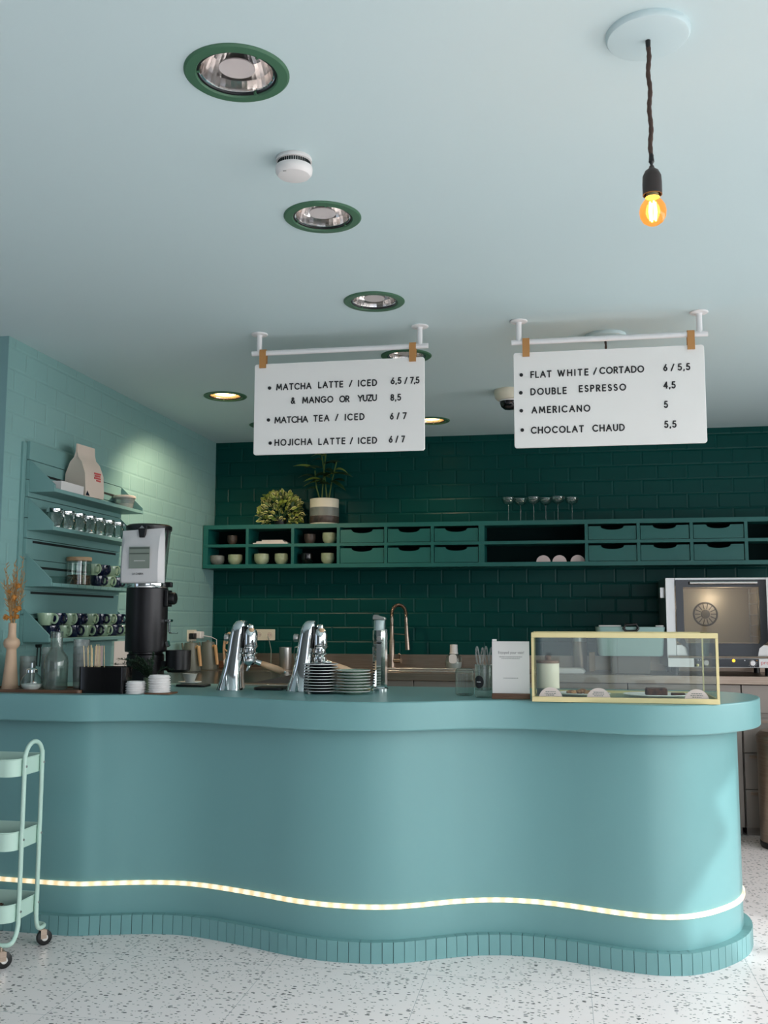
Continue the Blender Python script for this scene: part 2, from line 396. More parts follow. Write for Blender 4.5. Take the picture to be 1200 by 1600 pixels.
def rrect(x0, x1, y0, y1, r, n=6):
    P = []
    for cx, cy, a0 in ((x1-r, y0+r, -90), (x1-r, y1-r, 0), (x0+r, y1-r, 90), (x0+r, y0+r, 180)):
        for k in range(n+1):
            a = math.radians(a0 + 90*k/n); P.append((cx+r*math.cos(a), cy+r*math.sin(a)))
    return P
def spline(pts, per=12):
    P = [Vector(p) for p in pts]; out = []
    for i in range(len(P)-1):
        p0 = P[max(i-1, 0)]; p1 = P[i]; p2 = P[i+1]; p3 = P[min(i+2, len(P)-1)]
        for k in range(per):
            t = k/per
            out.append(0.5*((2*p1) + (p2-p0)*t + (2*p0-5*p1+4*p2-p3)*t*t + (3*p1-p0-3*p2+p3)*t**3))
    out.append(P[-1]); return out
ORD = ['top', 'second', 'third', 'fourth', 'fifth', 'sixth', 'seventh', 'eighth', 'ninth', 'tenth', 'eleventh', 'twelfth']
NTH = ['first', 'second', 'third', 'fourth', 'fifth', 'sixth', 'seventh', 'eighth', 'ninth', 'tenth', 'eleventh', 'twelfth', 'thirteenth', 'fourteenth', 'fifteenth']
# ------------------------------------------------------------------ room shell
ZC = 2.645
XL, YB, YC = -2.54, 7.0, 4.14          # left wall, back wall, corner of the projecting left wall
XR, YF, XFL = 3.2, -2.6, -5.0          # right wall, front wall, far left wall (outside the photo)
o = MB().box(XFL-0.2, XR+0.2, YF-0.2, YB+0.2, -0.15, 0.0).build('floor', 'floor'); struct(o, 'pale terrazzo floor with dark chips')

LAMPS = [(-0.756, 2.175, 0), (-0.752, 3.05, 0), (-0.743, 3.933, 0), (-0.740, 4.80, 0), (-1.948, 5.509, 1), (-0.825, 6.43, 1), (-1.95, 6.40, 0)]
RO, RI = 0.129, 0.098
def ceiling_mesh():
    xs, ys = (XFL-0.2, XR+0.2), (YF-0.2, YB+0.2)
    pts = [Vector((xs[0], ys[0])), Vector((xs[1], ys[0])), Vector((xs[1], ys[1])), Vector((xs[0], ys[1]))]
    edges = [(0, 1), (1, 2), (2, 3), (3, 0)]
    for x, y, _ in LAMPS:
        b = len(pts); n = 40
        for k in range(n):
            a = 2*PI*k/n; pts.append(Vector((x+(RI+0.004)*math.cos(a), y+(RI+0.004)*math.sin(a)))); edges.append((b+k, b+(k+1) % n))
    v, e, f, *_ = delaunay_2d_cdt(pts, edges, [], 1, 1e-5)
    keep = []
    for t in f:
        c = sum((v[i] for i in t), Vector((0, 0)))/len(t)
        if all((c-Vector((x, y))).length > RI for x, y, _ in LAMPS): keep.append(list(t))
    mb = MB(); mb.add([(p.x, p.y, ZC) for p in v], keep); return mb
o = ceiling_mesh().build('ceiling', 'ceiling', angle=60); struct(o, 'pale blue-green painted ceiling')

o = MB().box(XL-0.2, XR+0.2, YB, YB+0.2, 0, ZC).build('wall_back', 'tile_green'); struct(o, 'dark green bevelled metro tile wall')
o = MB().box(XL-0.2, XL, YC, YB, 0, ZC).build('wall_left', ['tile_teal']); struct(o, 'teal metro tile wall on the left')
o = MB().box(XFL, XL-0.201, YC+0.004, YC+0.2, 0, ZC).box(XL-0.2005, XL-0.0005, YC-0.004, YC-0.0005, 0, ZC).box(XFL, XL-0.2005, YC-0.004, YC+0.004, 0, ZC).build('wall_left_return', 'wall_teal'); struct(o, 'teal wall end facing the room')
def wall_open(name, axis, p0, p1, a0, a1, oa0, oa1, oz0, oz1):
    mb = MB()
    for u0, u1, z0, z1 in ((a0, oa0, 0, ZC), (oa1, a1, 0, ZC), (oa0, oa1, 0, oz0), (oa0, oa1, oz1, ZC)):
        if axis == 'x': mb.box(p0, p1, u0, u1, z0, z1)
        else: mb.box(u0, u1, p0, p1, z0, z1)
    return struct(mb.build(name, 'wall_plain'))
wall_open('wall_right', 'x', XR, XR+0.2, YF, YB, -1.35, 5.75, 0.45, 2.45)
wall_open('wall_front', 'y', YF-0.2, YF, XFL, XR, -0.3, 3.0, 0.4, 2.5)
wall_open('wall_far_left', 'x', XFL-0.2, XFL, YF, YC, -0.65, 1.85, 0.45, 2.45)
def window(n, axis, p, a0, a1, z0, z1, bars):
    mb = MB(); w = 0.03
    def bx(u0, u1, zz0, zz1):
        if axis == 'x': mb.box(p-0.03, p+0.03, u0, u1, zz0, zz1)
        else: mb.box(u0, u1, p-0.03, p+0.03, zz0, zz1)
    bx(a0, a1, z0, z0+w*2); bx(a0, a1, z1-w*2, z1); bx(a0, a0+w*2, z0+w*2, z1-w*2); bx(a1-w*2, a1, z0+w*2, z1-w*2)
    for k in range(1, bars+1):
        c = a0+(a1-a0)*k/(bars+1); bx(c-w, c+w, z0+w*2, z1-w*2)
    struct(mb.build('window_%d' % n, 'white'), 'shop window frame')
window(1, 'x', XR+0.1, -1.35, 5.75, 0.45, 2.45, 6)
window(2, 'y', YF-0.1, -0.3, 3.0, 0.4, 2.5, 3)
window(3, 'x', XFL-0.1, -0.65, 1.85, 0.45, 2.45, 1)

# added unseen blocker outside the right window, gap cut to shape the sun patch
def sun_blocker():
    ou = [(-2.0, 0.0), (6.4, 0.0), (6.4, 3.2), (-2.0, 3.2)]
    ho = [(3.15, 1.98), (2.69, 1.87), (2.46, 1.83), (2.30, 1.80), (2.43, 1.63), (2.25, 1.56), (2.09, 1.46), (2.15, 1.284), (2.21, 1.332), (2.366, 1.216), (2.42, 1.12), (2.28, 1.09), (2.30, 1.05), (2.72, 1.0), (3.15, 0.985)]
    pts = [Vector(p) for p in ou+ho]; n = len(ho)
    ed = [(0, 1), (1, 2), (2, 3), (3, 0)]+[(4+k, 4+(k+1) % n) for k in range(n)]
    v, e, f, *_ = delaunay_2d_cdt(pts, ed, [], 1, 1e-6)
    def inside(c):
        r = False
        for k in range(n):
            (x0, y0), (x1, y1) = ho[k], ho[(k+1) % n]
            if (y0 > c.y) != (y1 > c.y) and c.x < (x1-x0)*(c.y-y0)/(y1-y0)+x0: r = not r
        return r
    keep = [list(t) for t in f if not inside(sum((v[i] for i in t), Vector((0, 0)))/3)]
    mb = MB(); nv = len(v); mb.add([(3.44, p.x, p.y) for p in v], keep); return mb
o = sun_blocker().build('added_sun_blocker_1', 'wall_plain'); struct(o, 'unseen blocker added outside to shape the sun')

# ------------------------------------------------------------------ bar counter
BASE = [(-3.6, 4.07), (-3.2, 4.045), (-2.75, 4.005), (-2.36, 3.972), (-2.05, 3.955), (-1.92, 3.985), (-1.77, 4.028), (-1.645, 4.048), (-1.53, 4.042), (-1.40, 4.008), (-1.22, 3.945), (-1.07, 3.888),
        (-0.93, 3.855), (-0.78, 3.848), (-0.66, 3.868), (-0.56, 3.910), (-0.46, 3.966), (-0.37, 4.010), (-0.25, 4.042), (-0.13, 4.045), (-0.006, 4.020), (0.113, 3.980), (0.229, 3.943), (0.344, 3.924),
        (0.455, 3.945), (0.545, 4.002), (0.625, 4.085), (0.695, 4.185), (0.742, 4.295), (0.765, 4.42), (0.748, 4.54), (0.69, 4.62), (0.60, 4.655)]
CURVE = [Vector((p.x, p.y)) for p in spline([Vector((x, y, 0)) for x, y in BASE], 10)]
def offset(c, d):
    out = []
    for i, p in enumerate(c):
        t = (c[min(i+1, len(c)-1)]-c[max(i-1, 0)]).normalized(); out.append(p + Vector((t.y, -t.x))*d)
    return out
def resample(c, step):
    out = [c[0]]; acc = 0
    for a, b in zip(c, c[1:]):
        L = (b-a).length
        while acc + L >= step:
            t = (step-acc)/L; a = a.lerp(b, t); out.append(a); L = (b-a).length; acc = 0
        acc += L
    return out
counter = thing('bar_counter', 'wavy teal painted bar counter with overhanging top and glowing light strip', 'counter', (-1.0, 4.3, 0))
def cbuild(mb, name, mats, **k): return mb.build(name, mats, counter, shift=(-1.0, 4.3, 0), **k)
def slab(d, z0, z1, yback, corner=True):
    front = offset(CURVE, d)
    poly = [(p.x, p.y) for p in front]
    poly += [(front[-1].x-0.1, yback), (XL+0.012, yback), (XL+0.012, YC-0.012), (-3.6, YC-0.012)]
    return MB().prism(poly, z0, z1)
ZT = 0.994
cbuild(slab(0.062, 0.882, ZT, 4.72), 'counter_top', 'counter', bevel=0.006, seg=3)
cbuild(slab(-0.034, 0.0, 0.882, 4.62), 'counter_body', 'counter', angle=30)
# plinth of single upright tiles
tiles = resample(CURVE, 0.0435); pl = MB()
jo = random.Random(3)
for a, b in zip(tiles, tiles[1:]):
    t = (b-a).normalized(); nrm = Vector((t.y, -t.x)); a2 = a+t*0.0012; b2 = b-t*0.0012; e = jo.uniform(-0.0008, 0.0008)
    A0 = a2+nrm*e; B0 = b2+nrm*e; A1 = a-nrm*0.0335; B1 = b-nrm*0.0335
    pl.prism([(A0.x, A0.y), (B0.x, B0.y), (B1.x, B1.y), (A1.x, A1.y)], 0.0, 0.078)
cbuild(pl, 'plinth_tiles', 'counter_tile', angle=20)
cbuild(MB().prism([(p.x, p.y) for p in offset(CURVE, -0.004)]+[(p.x, p.y) for p in offset(CURVE, -0.0345)[::-1]], 0.001, 0.0745), 'plinth_joint', 'joint')
ls = offset(CURVE, -0.031)
cbuild(MB().loft([[(p.x+n.x*0.006, p.y+n.y*0.006, 0.1935), (p.x+n.x*0.006, p.y+n.y*0.006, 0.2085), (p.x-n.x*0.004, p.y-n.y*0.004, 0.2105), (p.x-n.x*0.004, p.y-n.y*0.004, 0.1915)]
                  for p, n in ((ls[i], (lambda t: Vector((t.y, -t.x)))((ls[min(i+1, len(ls)-1)]-ls[max(i-1, 0)]).normalized())) for i in range(len(ls)))]), 'light_strip', 'led')['label'] = 'glowing warm white light strip'

# ------------------------------------------------------------------ ceiling fittings
def downlight(x, y, lit, label):
    t = thing('downlight', label, 'ceiling light', (x, y, ZC), random.uniform(0, 3), 'round recessed downlights')
    MB().lathe([(RI, 0.002), (RI, -0.003), (RI+0.003, -0.007), (RO-0.005, -0.006), (RO, -0.002), (RO, 0.0015)], n=56).build('trim_ring', 'ring_green', t)
    MB().lathe([(RI+0.002, 0.004), (RI-0.004, 0.004), (RI-0.006, -0.002), (RI-0.001, -0.003), (RI+0.002, 0.004)], n=48).build('gasket', 'black', t)
    rf = MB(); n = 40                                   # faceted bowl
    rows = [(0.092, 0.004), (0.086, 0.03), (0.072, 0.062), (0.05, 0.088), (0.03, 0.098)]
    rf.lathe(rows+[(0, 0.100)], n=n)
    rf.build('reflector', 'lamp_refl_lit' if lit else 'reflector', t, angle=6)
    if lit:
        MB().lathe([(0.0, 0.0125), (0.06, 0.0125), (0.062, 0.016), (0.0, 0.018)], n=32).build('lamp_disc', 'lamp_warm', t)
        MB().lathe([(0.0625, 0.0125), (0.089, 0.011), (0.089, 0.014), (0.0625, 0.0155), (0.0625, 0.0125)], n=40).build('lamp_surround', 'lamp_glow', t)
    else:
        MB().lathe([(0.0, 0.012), (0.044, 0.012), (0.044, 0.015), (0.0, 0.015)], n=40).build('frosted_disc', 'frost', t)
    MB().lathe([(0.0, 0.008), (0.092, 0.008)], n=48).build('glass_cover', 'cover_glass', t)
    MB().lathe([(0.0925, 0.002), (0.0885, 0.0035), (0.0925, 0.006)], n=48).build('glass_rim', 'chrome', t)
    for a in (0.4, 2.5, 4.6):
        MB().obox((0.094*math.cos(a), 0.094*math.sin(a), -0.002), (0.004*math.cos(a), 0.004*math.sin(a), 0), (-0.003*math.sin(a), 0.003*math.cos(a), 0), (0, 0, 0.003)).build('clip', 'ring_green', t)
    if lit:
        l = bpy.data.lights.new('downlight_glow', 'SPOT'); l.energy = LIT_POWER if x < -1.5 else 13; l.color = (1.0, 0.74, 0.50); l.spot_size = math.radians(126); l.spot_blend = 0.45; l.shadow_soft_size = 0.06
        lo = bpy.data.objects.new('downlight_glow', l); COL.objects.link(lo); lo.location = (x, y, ZC-0.012)
        if x < -1.5: lo.rotation_euler = Vector((-0.18, 0.35, -1)).to_track_quat('-Z', 'Y').to_euler()   # beam tilted to brighten the left wall, though the fitting points straight down
    return t
LIT_POWER = 62
LL = ['unlit green-rimmed downlight nearest the camera, the largest one at upper left', 'unlit green-rimmed downlight just beyond the white smoke detector', 'unlit green-rimmed downlight alone on the ceiling above the gap between the two menu boards',
      'unlit green-rimmed downlight half hidden by the upper right corner of the matcha menu board', 'lit warm downlight on the left near the teal tiled wall', 'lit warm downlight peeking out right of the matcha menu board near the green wall',
      'unlit dark downlight almost hidden behind the left edge of the matcha menu board']
for (x, y, lit), lb in zip(LAMPS, LL): downlight(x, y, lit, lb)

t = thing('smoke_detector', 'round white smoke detector with vent slots between two downlights', 'smoke detector', (-0.735, 2.63, ZC))
MB().lathe([(0, 0), (0.050, 0), (0.052, -0.004), (0.052, -0.012), (0.0455, -0.0135), (0.0455, -0.0265), (0.053, -0.028), (0.054, -0.032), (0.053, -0.045), (0.046, -0.054), (0.03, -0.057), (0, -0.058)], n=48).build('casing', 'white', t)
vs = MB()
for k in range(44):
    a = 2*PI*k/44; vs.obox((0.0465*math.cos(a), 0.0465*math.sin(a), -0.02), (0.0015*math.cos(a), 0.0015*math.sin(a), 0), (-0.0019*math.sin(a), 0.0019*math.cos(a), 0), (0, 0, 0.0055))
vs.build('vent_slots', 'slot', t)
MB().box(-0.022, -0.012, -0.040, -0.0375, -0.0553, -0.054).build('button_mark', 'bag_label_dark', t)

t = thing('security_camera', 'white dome security camera with dark lens beside the coffee menu board', 'camera', (-0.262, 5.642, ZC))
MB().lathe([(0, 0), (0.088, 0), (0.090, -0.01), (0.083, -0.045), (0.070, -0.058), (0.056, -0.060), (0, -0.060)], n=40).build('housing', 'cream', t)
MB().lathe([(0.055, -0.058), (0.056, -0.075), (0.048, -0.097), (0.030, -0.112), (0, -0.117)], n=32).build('dome', 'black_gloss', t)
MB().lathe([(0.055, -0.060), (0.059, -0.062), (0.056, -0.068), (0.053, -0.064)], n=32).build('dome_ring', 'white', t)

def pendant(x, y, label, drop=0.0):
    t = thing('pendant_lamp', label, 'pendant lamp', (x, y, ZC), 0, 'bare bulb pendant lamps')
    MB().lathe([(0, 0), (0.094, 0), (0.094, -0.008), (0.090, -0.014), (0.082, -0.016), (0.010, -0.018), (0, -0.018)], n=64).build('ceiling_rose', 'ceil_rose', t)
    cg = MB().lathe([(0, -0.017), (0.006, -0.017), (0.0055, -0.03), (0.004, -0.036), (0, -0.036)], n=16).build('cord_grip', 'black', t)
    cg = MB().lathe([(0.0042, -0.29), (0.0052, -0.294), (0.0065, -0.308), (0.004, -0.312), (0.003, -0.316), (0, -0.316)], n=16)
    cg.build('cord_grip', 'black', t)
    pts = [Vector((0.0016*math.sin(q*19), 0.0014*math.sin(q*27+1), -0.03-0.265*q)) for q in [i/40 for i in range(41)]]
    MB().tube(pts, [0.0052+0.0006*math.sin(i*1.9) for i in range(41)], 10).build('cord', 'cable_tex', t)
    so = MB().lathe([(0, -0.318), (0.005, -0.318), (0.007, -0.324), (0.015, -0.330), (0.0205, -0.342), (0.0215, -0.360), (0.0215, -0.386), (0.019, -0.386), (0.019, -0.36), (0, -0.358)], n=32).build('socket', 'socket_brown', t)
    MB().lathe([(0, -0.372), (0.0135, -0.372), (0.0135, -0.388), (0.016, -0.392), (0.0, -0.392)], n=24).build('bulb_cap', 'gold', so)
    prof = [(0.0135, -0.388), (0.0145, -0.394), (0.0215, -0.402), (0.0275, -0.412), (0.0298, -0.424), (0.0282, -0.437), (0.022, -0.448), (0.012, -0.455), (0, -0.457)]
    bulb = MB().lathe(prof, n=32).build('bulb', 'amber', t, angle=80)
    for k in range(4):
        a = k*PI/2+0.3
        MB().tube([(0.006*math.cos(a), 0.006*math.sin(a), -0.402), (0.0085*math.cos(a), 0.0085*math.sin(a), -0.425), (0.006*math.cos(a), 0.006*math.sin(a), -0.446)], 0.0024, 6).build('filament', 'filament', bulb)
    l = bpy.data.lights.new('bulb_glow', 'POINT'); l.energy = 1.2; l.color = (1.0, 0.66, 0.32); l.shadow_soft_size = 0.02
    lo = bpy.data.objects.new('bulb_glow', l); COL.objects.link(lo); lo.location = (x, y, ZC-0.425)
    return t
pendant(0.223, 2.177, 'bare glowing amber bulb hanging on a brown cord at upper right')
pendant(0.238, 4.60, 'pendant lamp mostly hidden behind the coffee menu board, only rose and cord showing')

# ------------------------------------------------------------------ menu boards
def rail(x0, x1, px, z, label):
    cx = (x0+x1)/2
    t = thing('ceiling_rail', label, 'rail', (cx, 4.31, ZC), 0, 'white ceiling rails of the menu boards')
    MB().tube([(x0-cx, 0, z-ZC), (x1-cx, 0, z-ZC)], 0.0125, 20).build('bar', 'white_metal', t)
    for p in px:
        q = MB().tube([(p-cx, 0, -0.004), (p-cx, 0, z-ZC)], 0.0125, 20).build('post', 'white_metal', t)
        MB().lathe([(0, 0), (0.039, 0), (0.040, -0.003), (0.037, -0.006), (0.015, -0.008), (0.0125, -0.012), (0, -0.012)], (p-cx, 0, 0), 32).build('flange', 'white_metal', q)
rail(-1.396, -0.564, (-1.362, -0.602), 2.552, 'white tube rail under the ceiling carrying the matcha menu board')
rail(-0.188, 0.656, (-0.155, 0.622), 2.547, 'white tube rail under the ceiling carrying the coffee menu board')

def arc(cx, cy, rx, ry, a0, a1, n=14): return [(cx+rx*math.cos(math.radians(a0+(a1-a0)*k/n)), cy+ry*math.sin(math.radians(a0+(a1-a0)*k/n))) for k in range(n+1)]
G = {
 'A': (0.86, [[(0, 0), (0.43, 1), (0.86, 0)], [(0.17, 0.36), (0.69, 0.36)]]),
 'B': (0.56, [[(0, 0), (0, 1), (0.28, 1)]+arc(0.28, 0.76, 0.24, 0.24, 90, -90)+[(0, 0.52)], [(0.28, 0.52)]+arc(0.29, 0.26, 0.27, 0.26, 90, -90)+[(0, 0)]]),
 'C': (0.86, [arc(0.5, 0.5, 0.5, 0.5, 48, 312, 22)]),
 'D': (0.76, [[(0, 0), (0, 1), (0.27, 1)]+arc(0.27, 0.5, 0.49, 0.5, 90, -90, 18)+[(0, 0)]]),
 'E': (0.52, [[(0.52, 1), (0, 1), (0, 0), (0.52, 0)], [(0, 0.52), (0.47, 0.52)]]),
 'F': (0.5, [[(0.5, 1), (0, 1), (0, 0)], [(0, 0.52), (0.44, 0.52)]]),
 'G': (0.96, [arc(0.5, 0.5, 0.5, 0.5, 48, 345, 22)+[(0.97, 0.47), (0.58, 0.47)]]),
 'H': (0.72, [[(0, 0), (0, 1)], [(0.72, 0), (0.72, 1)], [(0, 0.52), (0.72, 0.52)]]),
 'I': (0.02, [[(0.01, 0), (0.01, 1)]]),
 'J': (0.38, [[(0.38, 1), (0.38, 0.2)]+arc(0.18, 0.2, 0.2, 0.2, 0, -150, 10)]),
 'L': (0.48, [[(0, 1), (0, 0), (0.48, 0)]]),
 'M': (0.96, [[(0, 0), (0.1, 1), (0.48, 0.22), (0.86, 1), (0.96, 0)]]),
 'N': (0.74, [[(0, 0), (0, 1), (0.74, 0), (0.74, 1)]]),
 'O': (1.0, [arc(0.5, 0.5, 0.5, 0.5, 0, 360, 28)]),
 'P': (0.54, [[(0, 0), (0, 1), (0.27, 1)]+arc(0.27, 0.74, 0.27, 0.26, 90, -90)+[(0, 0.48)]]),
 'R': (0.58, [[(0, 0), (0, 1), (0.27, 1)]+arc(0.27, 0.74, 0.27, 0.26, 90, -90)+[(0, 0.48)], [(0.26, 0.48), (0.58, 0)]]),
 'S': (0.52, [arc(0.26, 0.75, 0.24, 0.25, 35, 270, 14)+arc(0.26, 0.25, 0.26, 0.25, 90, -150, 14)]),
 'T': (0.66, [[(0, 1), (0.66, 1)], [(0.33, 1), (0.33, 0)]]),
 'U': (0.68, [[(0, 1), (0, 0.34)]+arc(0.34, 0.34, 0.34, 0.34, 180, 360)+[(0.68, 1)]]),
 'W': (1.2, [[(0, 1), (0.3, 0), (0.6, 0.9), (0.9, 0), (1.2, 1)]]),
 'Y': (0.74, [[(0, 1), (0.37, 0.48), (0.74, 1)], [(0.37, 0.48), (0.37, 0)]]),
 'Z': (0.62, [[(0, 1), (0.62, 1), (0, 0), (0.62, 0)]]),
 '&': (0.72, [[(0.72, 0)]+[(0.2, 0.62)]+arc(0.33, 0.8, 0.18, 0.19, 205, -20, 10)+[(0.1, 0.42)]+arc(0.27, 0.24, 0.25, 0.24, 140, 290, 10)+[(0.66, 0.4)]]),
 '4': (0.6, [[(0.46, 0), (0.46, 1), (0, 0.3), (0.6, 0.3)]]),
 '5': (0.54, [[(0.48, 1), (0.12, 1), (0.05, 0.56)]+arc(0.25, 0.31, 0.29, 0.31, 120, -145, 16)]),
 '6': (0.56, [[(0.42, 1)]+[(0.05, 0.42)]+arc(0.28, 0.29, 0.28, 0.29, 155, 515, 22)]),
 '7': (0.54, [[(0, 1), (0.54, 1), (0.14, 0)]]),
 '8': (0.54, [arc(0.27, 0.76, 0.22, 0.24, 0, 360, 18), arc(0.27, 0.27, 0.27, 0.27, 0, 360, 20)]),
 ',': (0.06, [[(0.05, 0.04), (0.0, -0.14)]]),
 '/': (0.5, [[(0, -0.02), (0.5, 1.02)]]),
}
def word(mb, s, x0, x1, z, h, y):
    ws = [G[c][0] for c in s]; th = 0.114*h
    tot = sum(ws)*h; n = len(s); sc = 1.0
    gap = (x1-x0-2*th-tot)/(n-1) if n > 1 else 0
    if n > 1 and gap < 0.22*h: sc = (x1-x0-2*th-0.22*h*(n-1))/tot; gap = 0.22*h
    if n > 1 and sc == 1.0: sc = 0.9; gap = (x1-x0-2*th-tot*sc)/(n-1)
    if n == 1: sc = (x1-x0-2*th)/max(tot, 1e-4) if s != 'I' else 1
    x = x0+th
    for c, w in zip(s, ws):
        for st in G[c][1]:
            P = [Vector((x+px*h*sc, y, z+pz*h)) for px, pz in st]; run = [P[0]]
            for i in range(1, len(P)):
                if (P[i]-run[-1]).length < 1e-6: continue
                run.append(P[i])
                if i == len(P)-1 or (P[i+1]-P[i]).length > 1e-6 and (P[i+1]-P[i]).angle(P[i]-P[i-1] if (P[i]-P[i-1]).length > 1e-6 else P[i+1]-P[i]) > 0.5:
                    mb.tube(run, th, 8)
                    for q in (run[0], run[-1]): mb.ball(q, th, n=8, m=6)
                    run = [P[i]]
        x += w*h*sc+gap
def board(x0, x1, z0, z1, straps, lines, dots, rx, label, zbar):
    cx, zc = (x0+x1)/2, z1
    t = thing('menu_board', label, 'menu board', (cx, 4.31, z1), 0)
    sh = (cx, 4.31, z1)
    MB().prism(rrect(x0, x1, z0, z1, 0.012), 4.304, 4.316, 'xz').build('panel', 'white_board', t, bevel=0.002, shift=sh)
    for s in straps:
        lp = [(4.3005, z1-0.016), (4.2975, z1-0.016), (4.2945, zbar), (4.2975, zbar+0.0145), (4.31, zbar+0.0165), (4.3225, zbar+0.0145), (4.3255, zbar), (4.3225, z1-0.016), (4.3195, z1-0.016), (4.3225, zbar), (4.320, zbar+0.0115), (4.31, zbar+0.0135), (4.300, zbar+0.0115), (4.2975, zbar)]
        MB().prism(lp, s-0.0155, s+0.0155, 'yz').build('leather_strap', 'leather', t, shift=sh)
        MB().box(s-0.0155, s+0.0155, 4.2965, 4.3038, z1-0.020, z1+0.004).box(s-0.0155, s+0.0155, 4.3162, 4.3235, z1-0.020, z1+0.004).build('leather_strap_end', 'leather', t, shift=sh)
        MB().tube([(s-0.013, 4.310, z1+0.002), (s+0.013, 4.310, z1+0.002)], 0.0055, 8).build('clamp', 'leather', t, shift=sh)
    for wds in lines:
        for w, a, b, z in wds:
            mb = MB(); word(mb, w, a, b, z, 0.0262, 4.3035); mb.build('lettering', 'letter', t, shift=sh)
    for x, z in dots:
        MB().lathe([(0, -0.004), (0.0075, -0.003), (0.0085, 0.002), (0, 0.002)], (x, 4.3035, z), 20, axis='y').build('bullet', 'letter', t, shift=sh)
ML = [[('MATCHA', -1.2752, -1.1058, 2.3729), ('LATTE', -1.075, -0.9561, 2.3747), ('/', -0.9297, -0.913, 2.3757), ('ICED', -0.8875, -0.7978, 2.3753), ('6,5', -0.7356, -0.6853, 2.3802), ('/', -0.6728, -0.6571, 2.3792), ('7,5', -0.647, -0.6025, 2.3791)],
      [('&', -1.2048, -1.1821, 2.3063), ('MANGO', -1.1496, -1.002, 2.3059), ('OR', -0.9748, -0.9261, 2.3048), ('YUZU', -0.8887, -0.7984, 2.3052), ('8,5', -0.737, -0.6869, 2.3029)],
      [('MATCHA', -1.2811, -1.1203, 2.2169), ('TEA', -1.0961, -1.0198, 2.2188), ('/', -0.9934, -0.9774, 2.2203), ('ICED', -0.9487, -0.8558, 2.2195), ('6', -0.7385, -0.7213, 2.2167), ('/', -0.708, -0.6939, 2.2169), ('7', -0.6806, -0.6611, 2.2166)],
      [('HOJICHA', -1.2795, -1.099, 2.1113), ('LATTE', -1.0717, -0.944, 2.1099), ('/', -0.9241, -0.9083, 2.1095), ('ICED', -0.8861, -0.7971, 2.1085), ('6', -0.7438, -0.7258, 2.1104), ('/', -0.7134, -0.6993, 2.1103), ('7', -0.6869, -0.669, 2.1102)]]
MR = [[('FLAT', -0.1059, -0.0129, 2.3823), ('WHITE', 0.0118, 0.1475, 2.3838), ('/', 0.1667, 0.1841, 2.3865), ('CORTADO', 0.1936, 0.3848, 2.3875), ('6', 0.4648, 0.4826, 2.389), ('/', 0.4953, 0.5123, 2.3886), ('5,5', 0.5249, 0.578, 2.3892)],
      [('DOUBLE', -0.107, 0.0517, 2.3048), ('ESPRESSO', 0.1033, 0.3067, 2.3101), ('4,5', 0.4626, 0.515, 2.3114)],
      [('AMERICANO', -0.1037, 0.152, 2.222), ('5', 0.4627, 0.4805, 2.2265)],
      [('CHOCOLAT', -0.1077, 0.1224, 2.1313), ('CHAUD', 0.1579, 0.2963, 2.1319), ('5,5', 0.4611, 0.5133, 2.139)]]
board(-1.381, -0.580, 2.069, 2.499, (-1.341, -0.634), ML, [(-1.307, 2.383), (-1.31, 2.232), (-1.3, 2.123)], 0, 'white hanging menu board listing matcha and hojicha drinks in black letters', 2.552)
board(-0.180, 0.638, 2.067, 2.498, (-0.1235, 0.584), MR, [(-0.146, 2.396), (-0.149, 2.315), (-0.148, 2.234), (-0.145, 2.147)], 0, 'white hanging menu board listing flat white, espresso and chocolat chaud', 2.547)
# ------------------------------------------------------------------ left wall rack
RY0, RY1 = 4.315, 5.34
rack = thing('wall_rack', 'tall teal slatted wall rack with four shelves on the left tiled wall', 'rack', (XL, 4.83, 1.2))
SH = (XL, 4.83, 1.2)
def rb(mb, name, m='rack', parent=None, **k):
    return mb.build(name, m, parent or rack, shift=SH, **k)
bp = MB()
for z0, z1 in ((2.082, 2.172), (1.985, 2.079), (1.90, 1.982), (1.80, 1.897), (1.70, 1.797), (1.60, 1.697), (1.452, 1.597), (1.335, 1.449), (1.19, 1.332)):
    bp.box(XL+0.012, XL+0.030, RY0, RY1, z0, z1)
bp.box(XL+0.0005, XL+0.0115, RY0-0.03, RY1, 1.19, 2.165)
rb(bp, 'back_panel', bevel=0.0015)
sl = MB()
for z, a, b in ((1.685, 4.37, 5.28), (1.563, 4.37, 5.28), (1.439, 4.37, 5.27), (2.02, 4.45, 5.3), (1.31, 4.40, 5.3)):
    sl.box(XL+0.0305, XL+0.0312, a, b, z-0.006, z+0.006)
rb(sl, 'slots', 'slot')
SHELF = [1.922, 1.737, 1.467, 1.203]
for zb in SHELF:
    s_ = rb(MB().box(XL+0.0315, XL+0.166, RY0+0.011, RY1-0.011, zb, zb+0.018), 'shelf', bevel=0.0015)
    for y in (RY0, RY1-0.0105):
        rb(MB().prism([(XL+0.0315, zb), (XL+0.166, zb), (XL+0.166, zb+0.034), (XL+0.031, zb+0.158)], y, y+0.0105, 'xz'), 'side_bracket', parent=s_, bevel=0.001)
# paper-thin wooden slats at the front of the third shelf
s3 = MB()
for k in range(12): s3.box(XL+0.1665, XL+0.1685, RY0+0.012+k*0.084, RY0+0.012+k*0.084+0.081, SHELF[2]+0.001, SHELF[2]+0.017)
rb(s3, 'front_edge', bevel=0.0005)

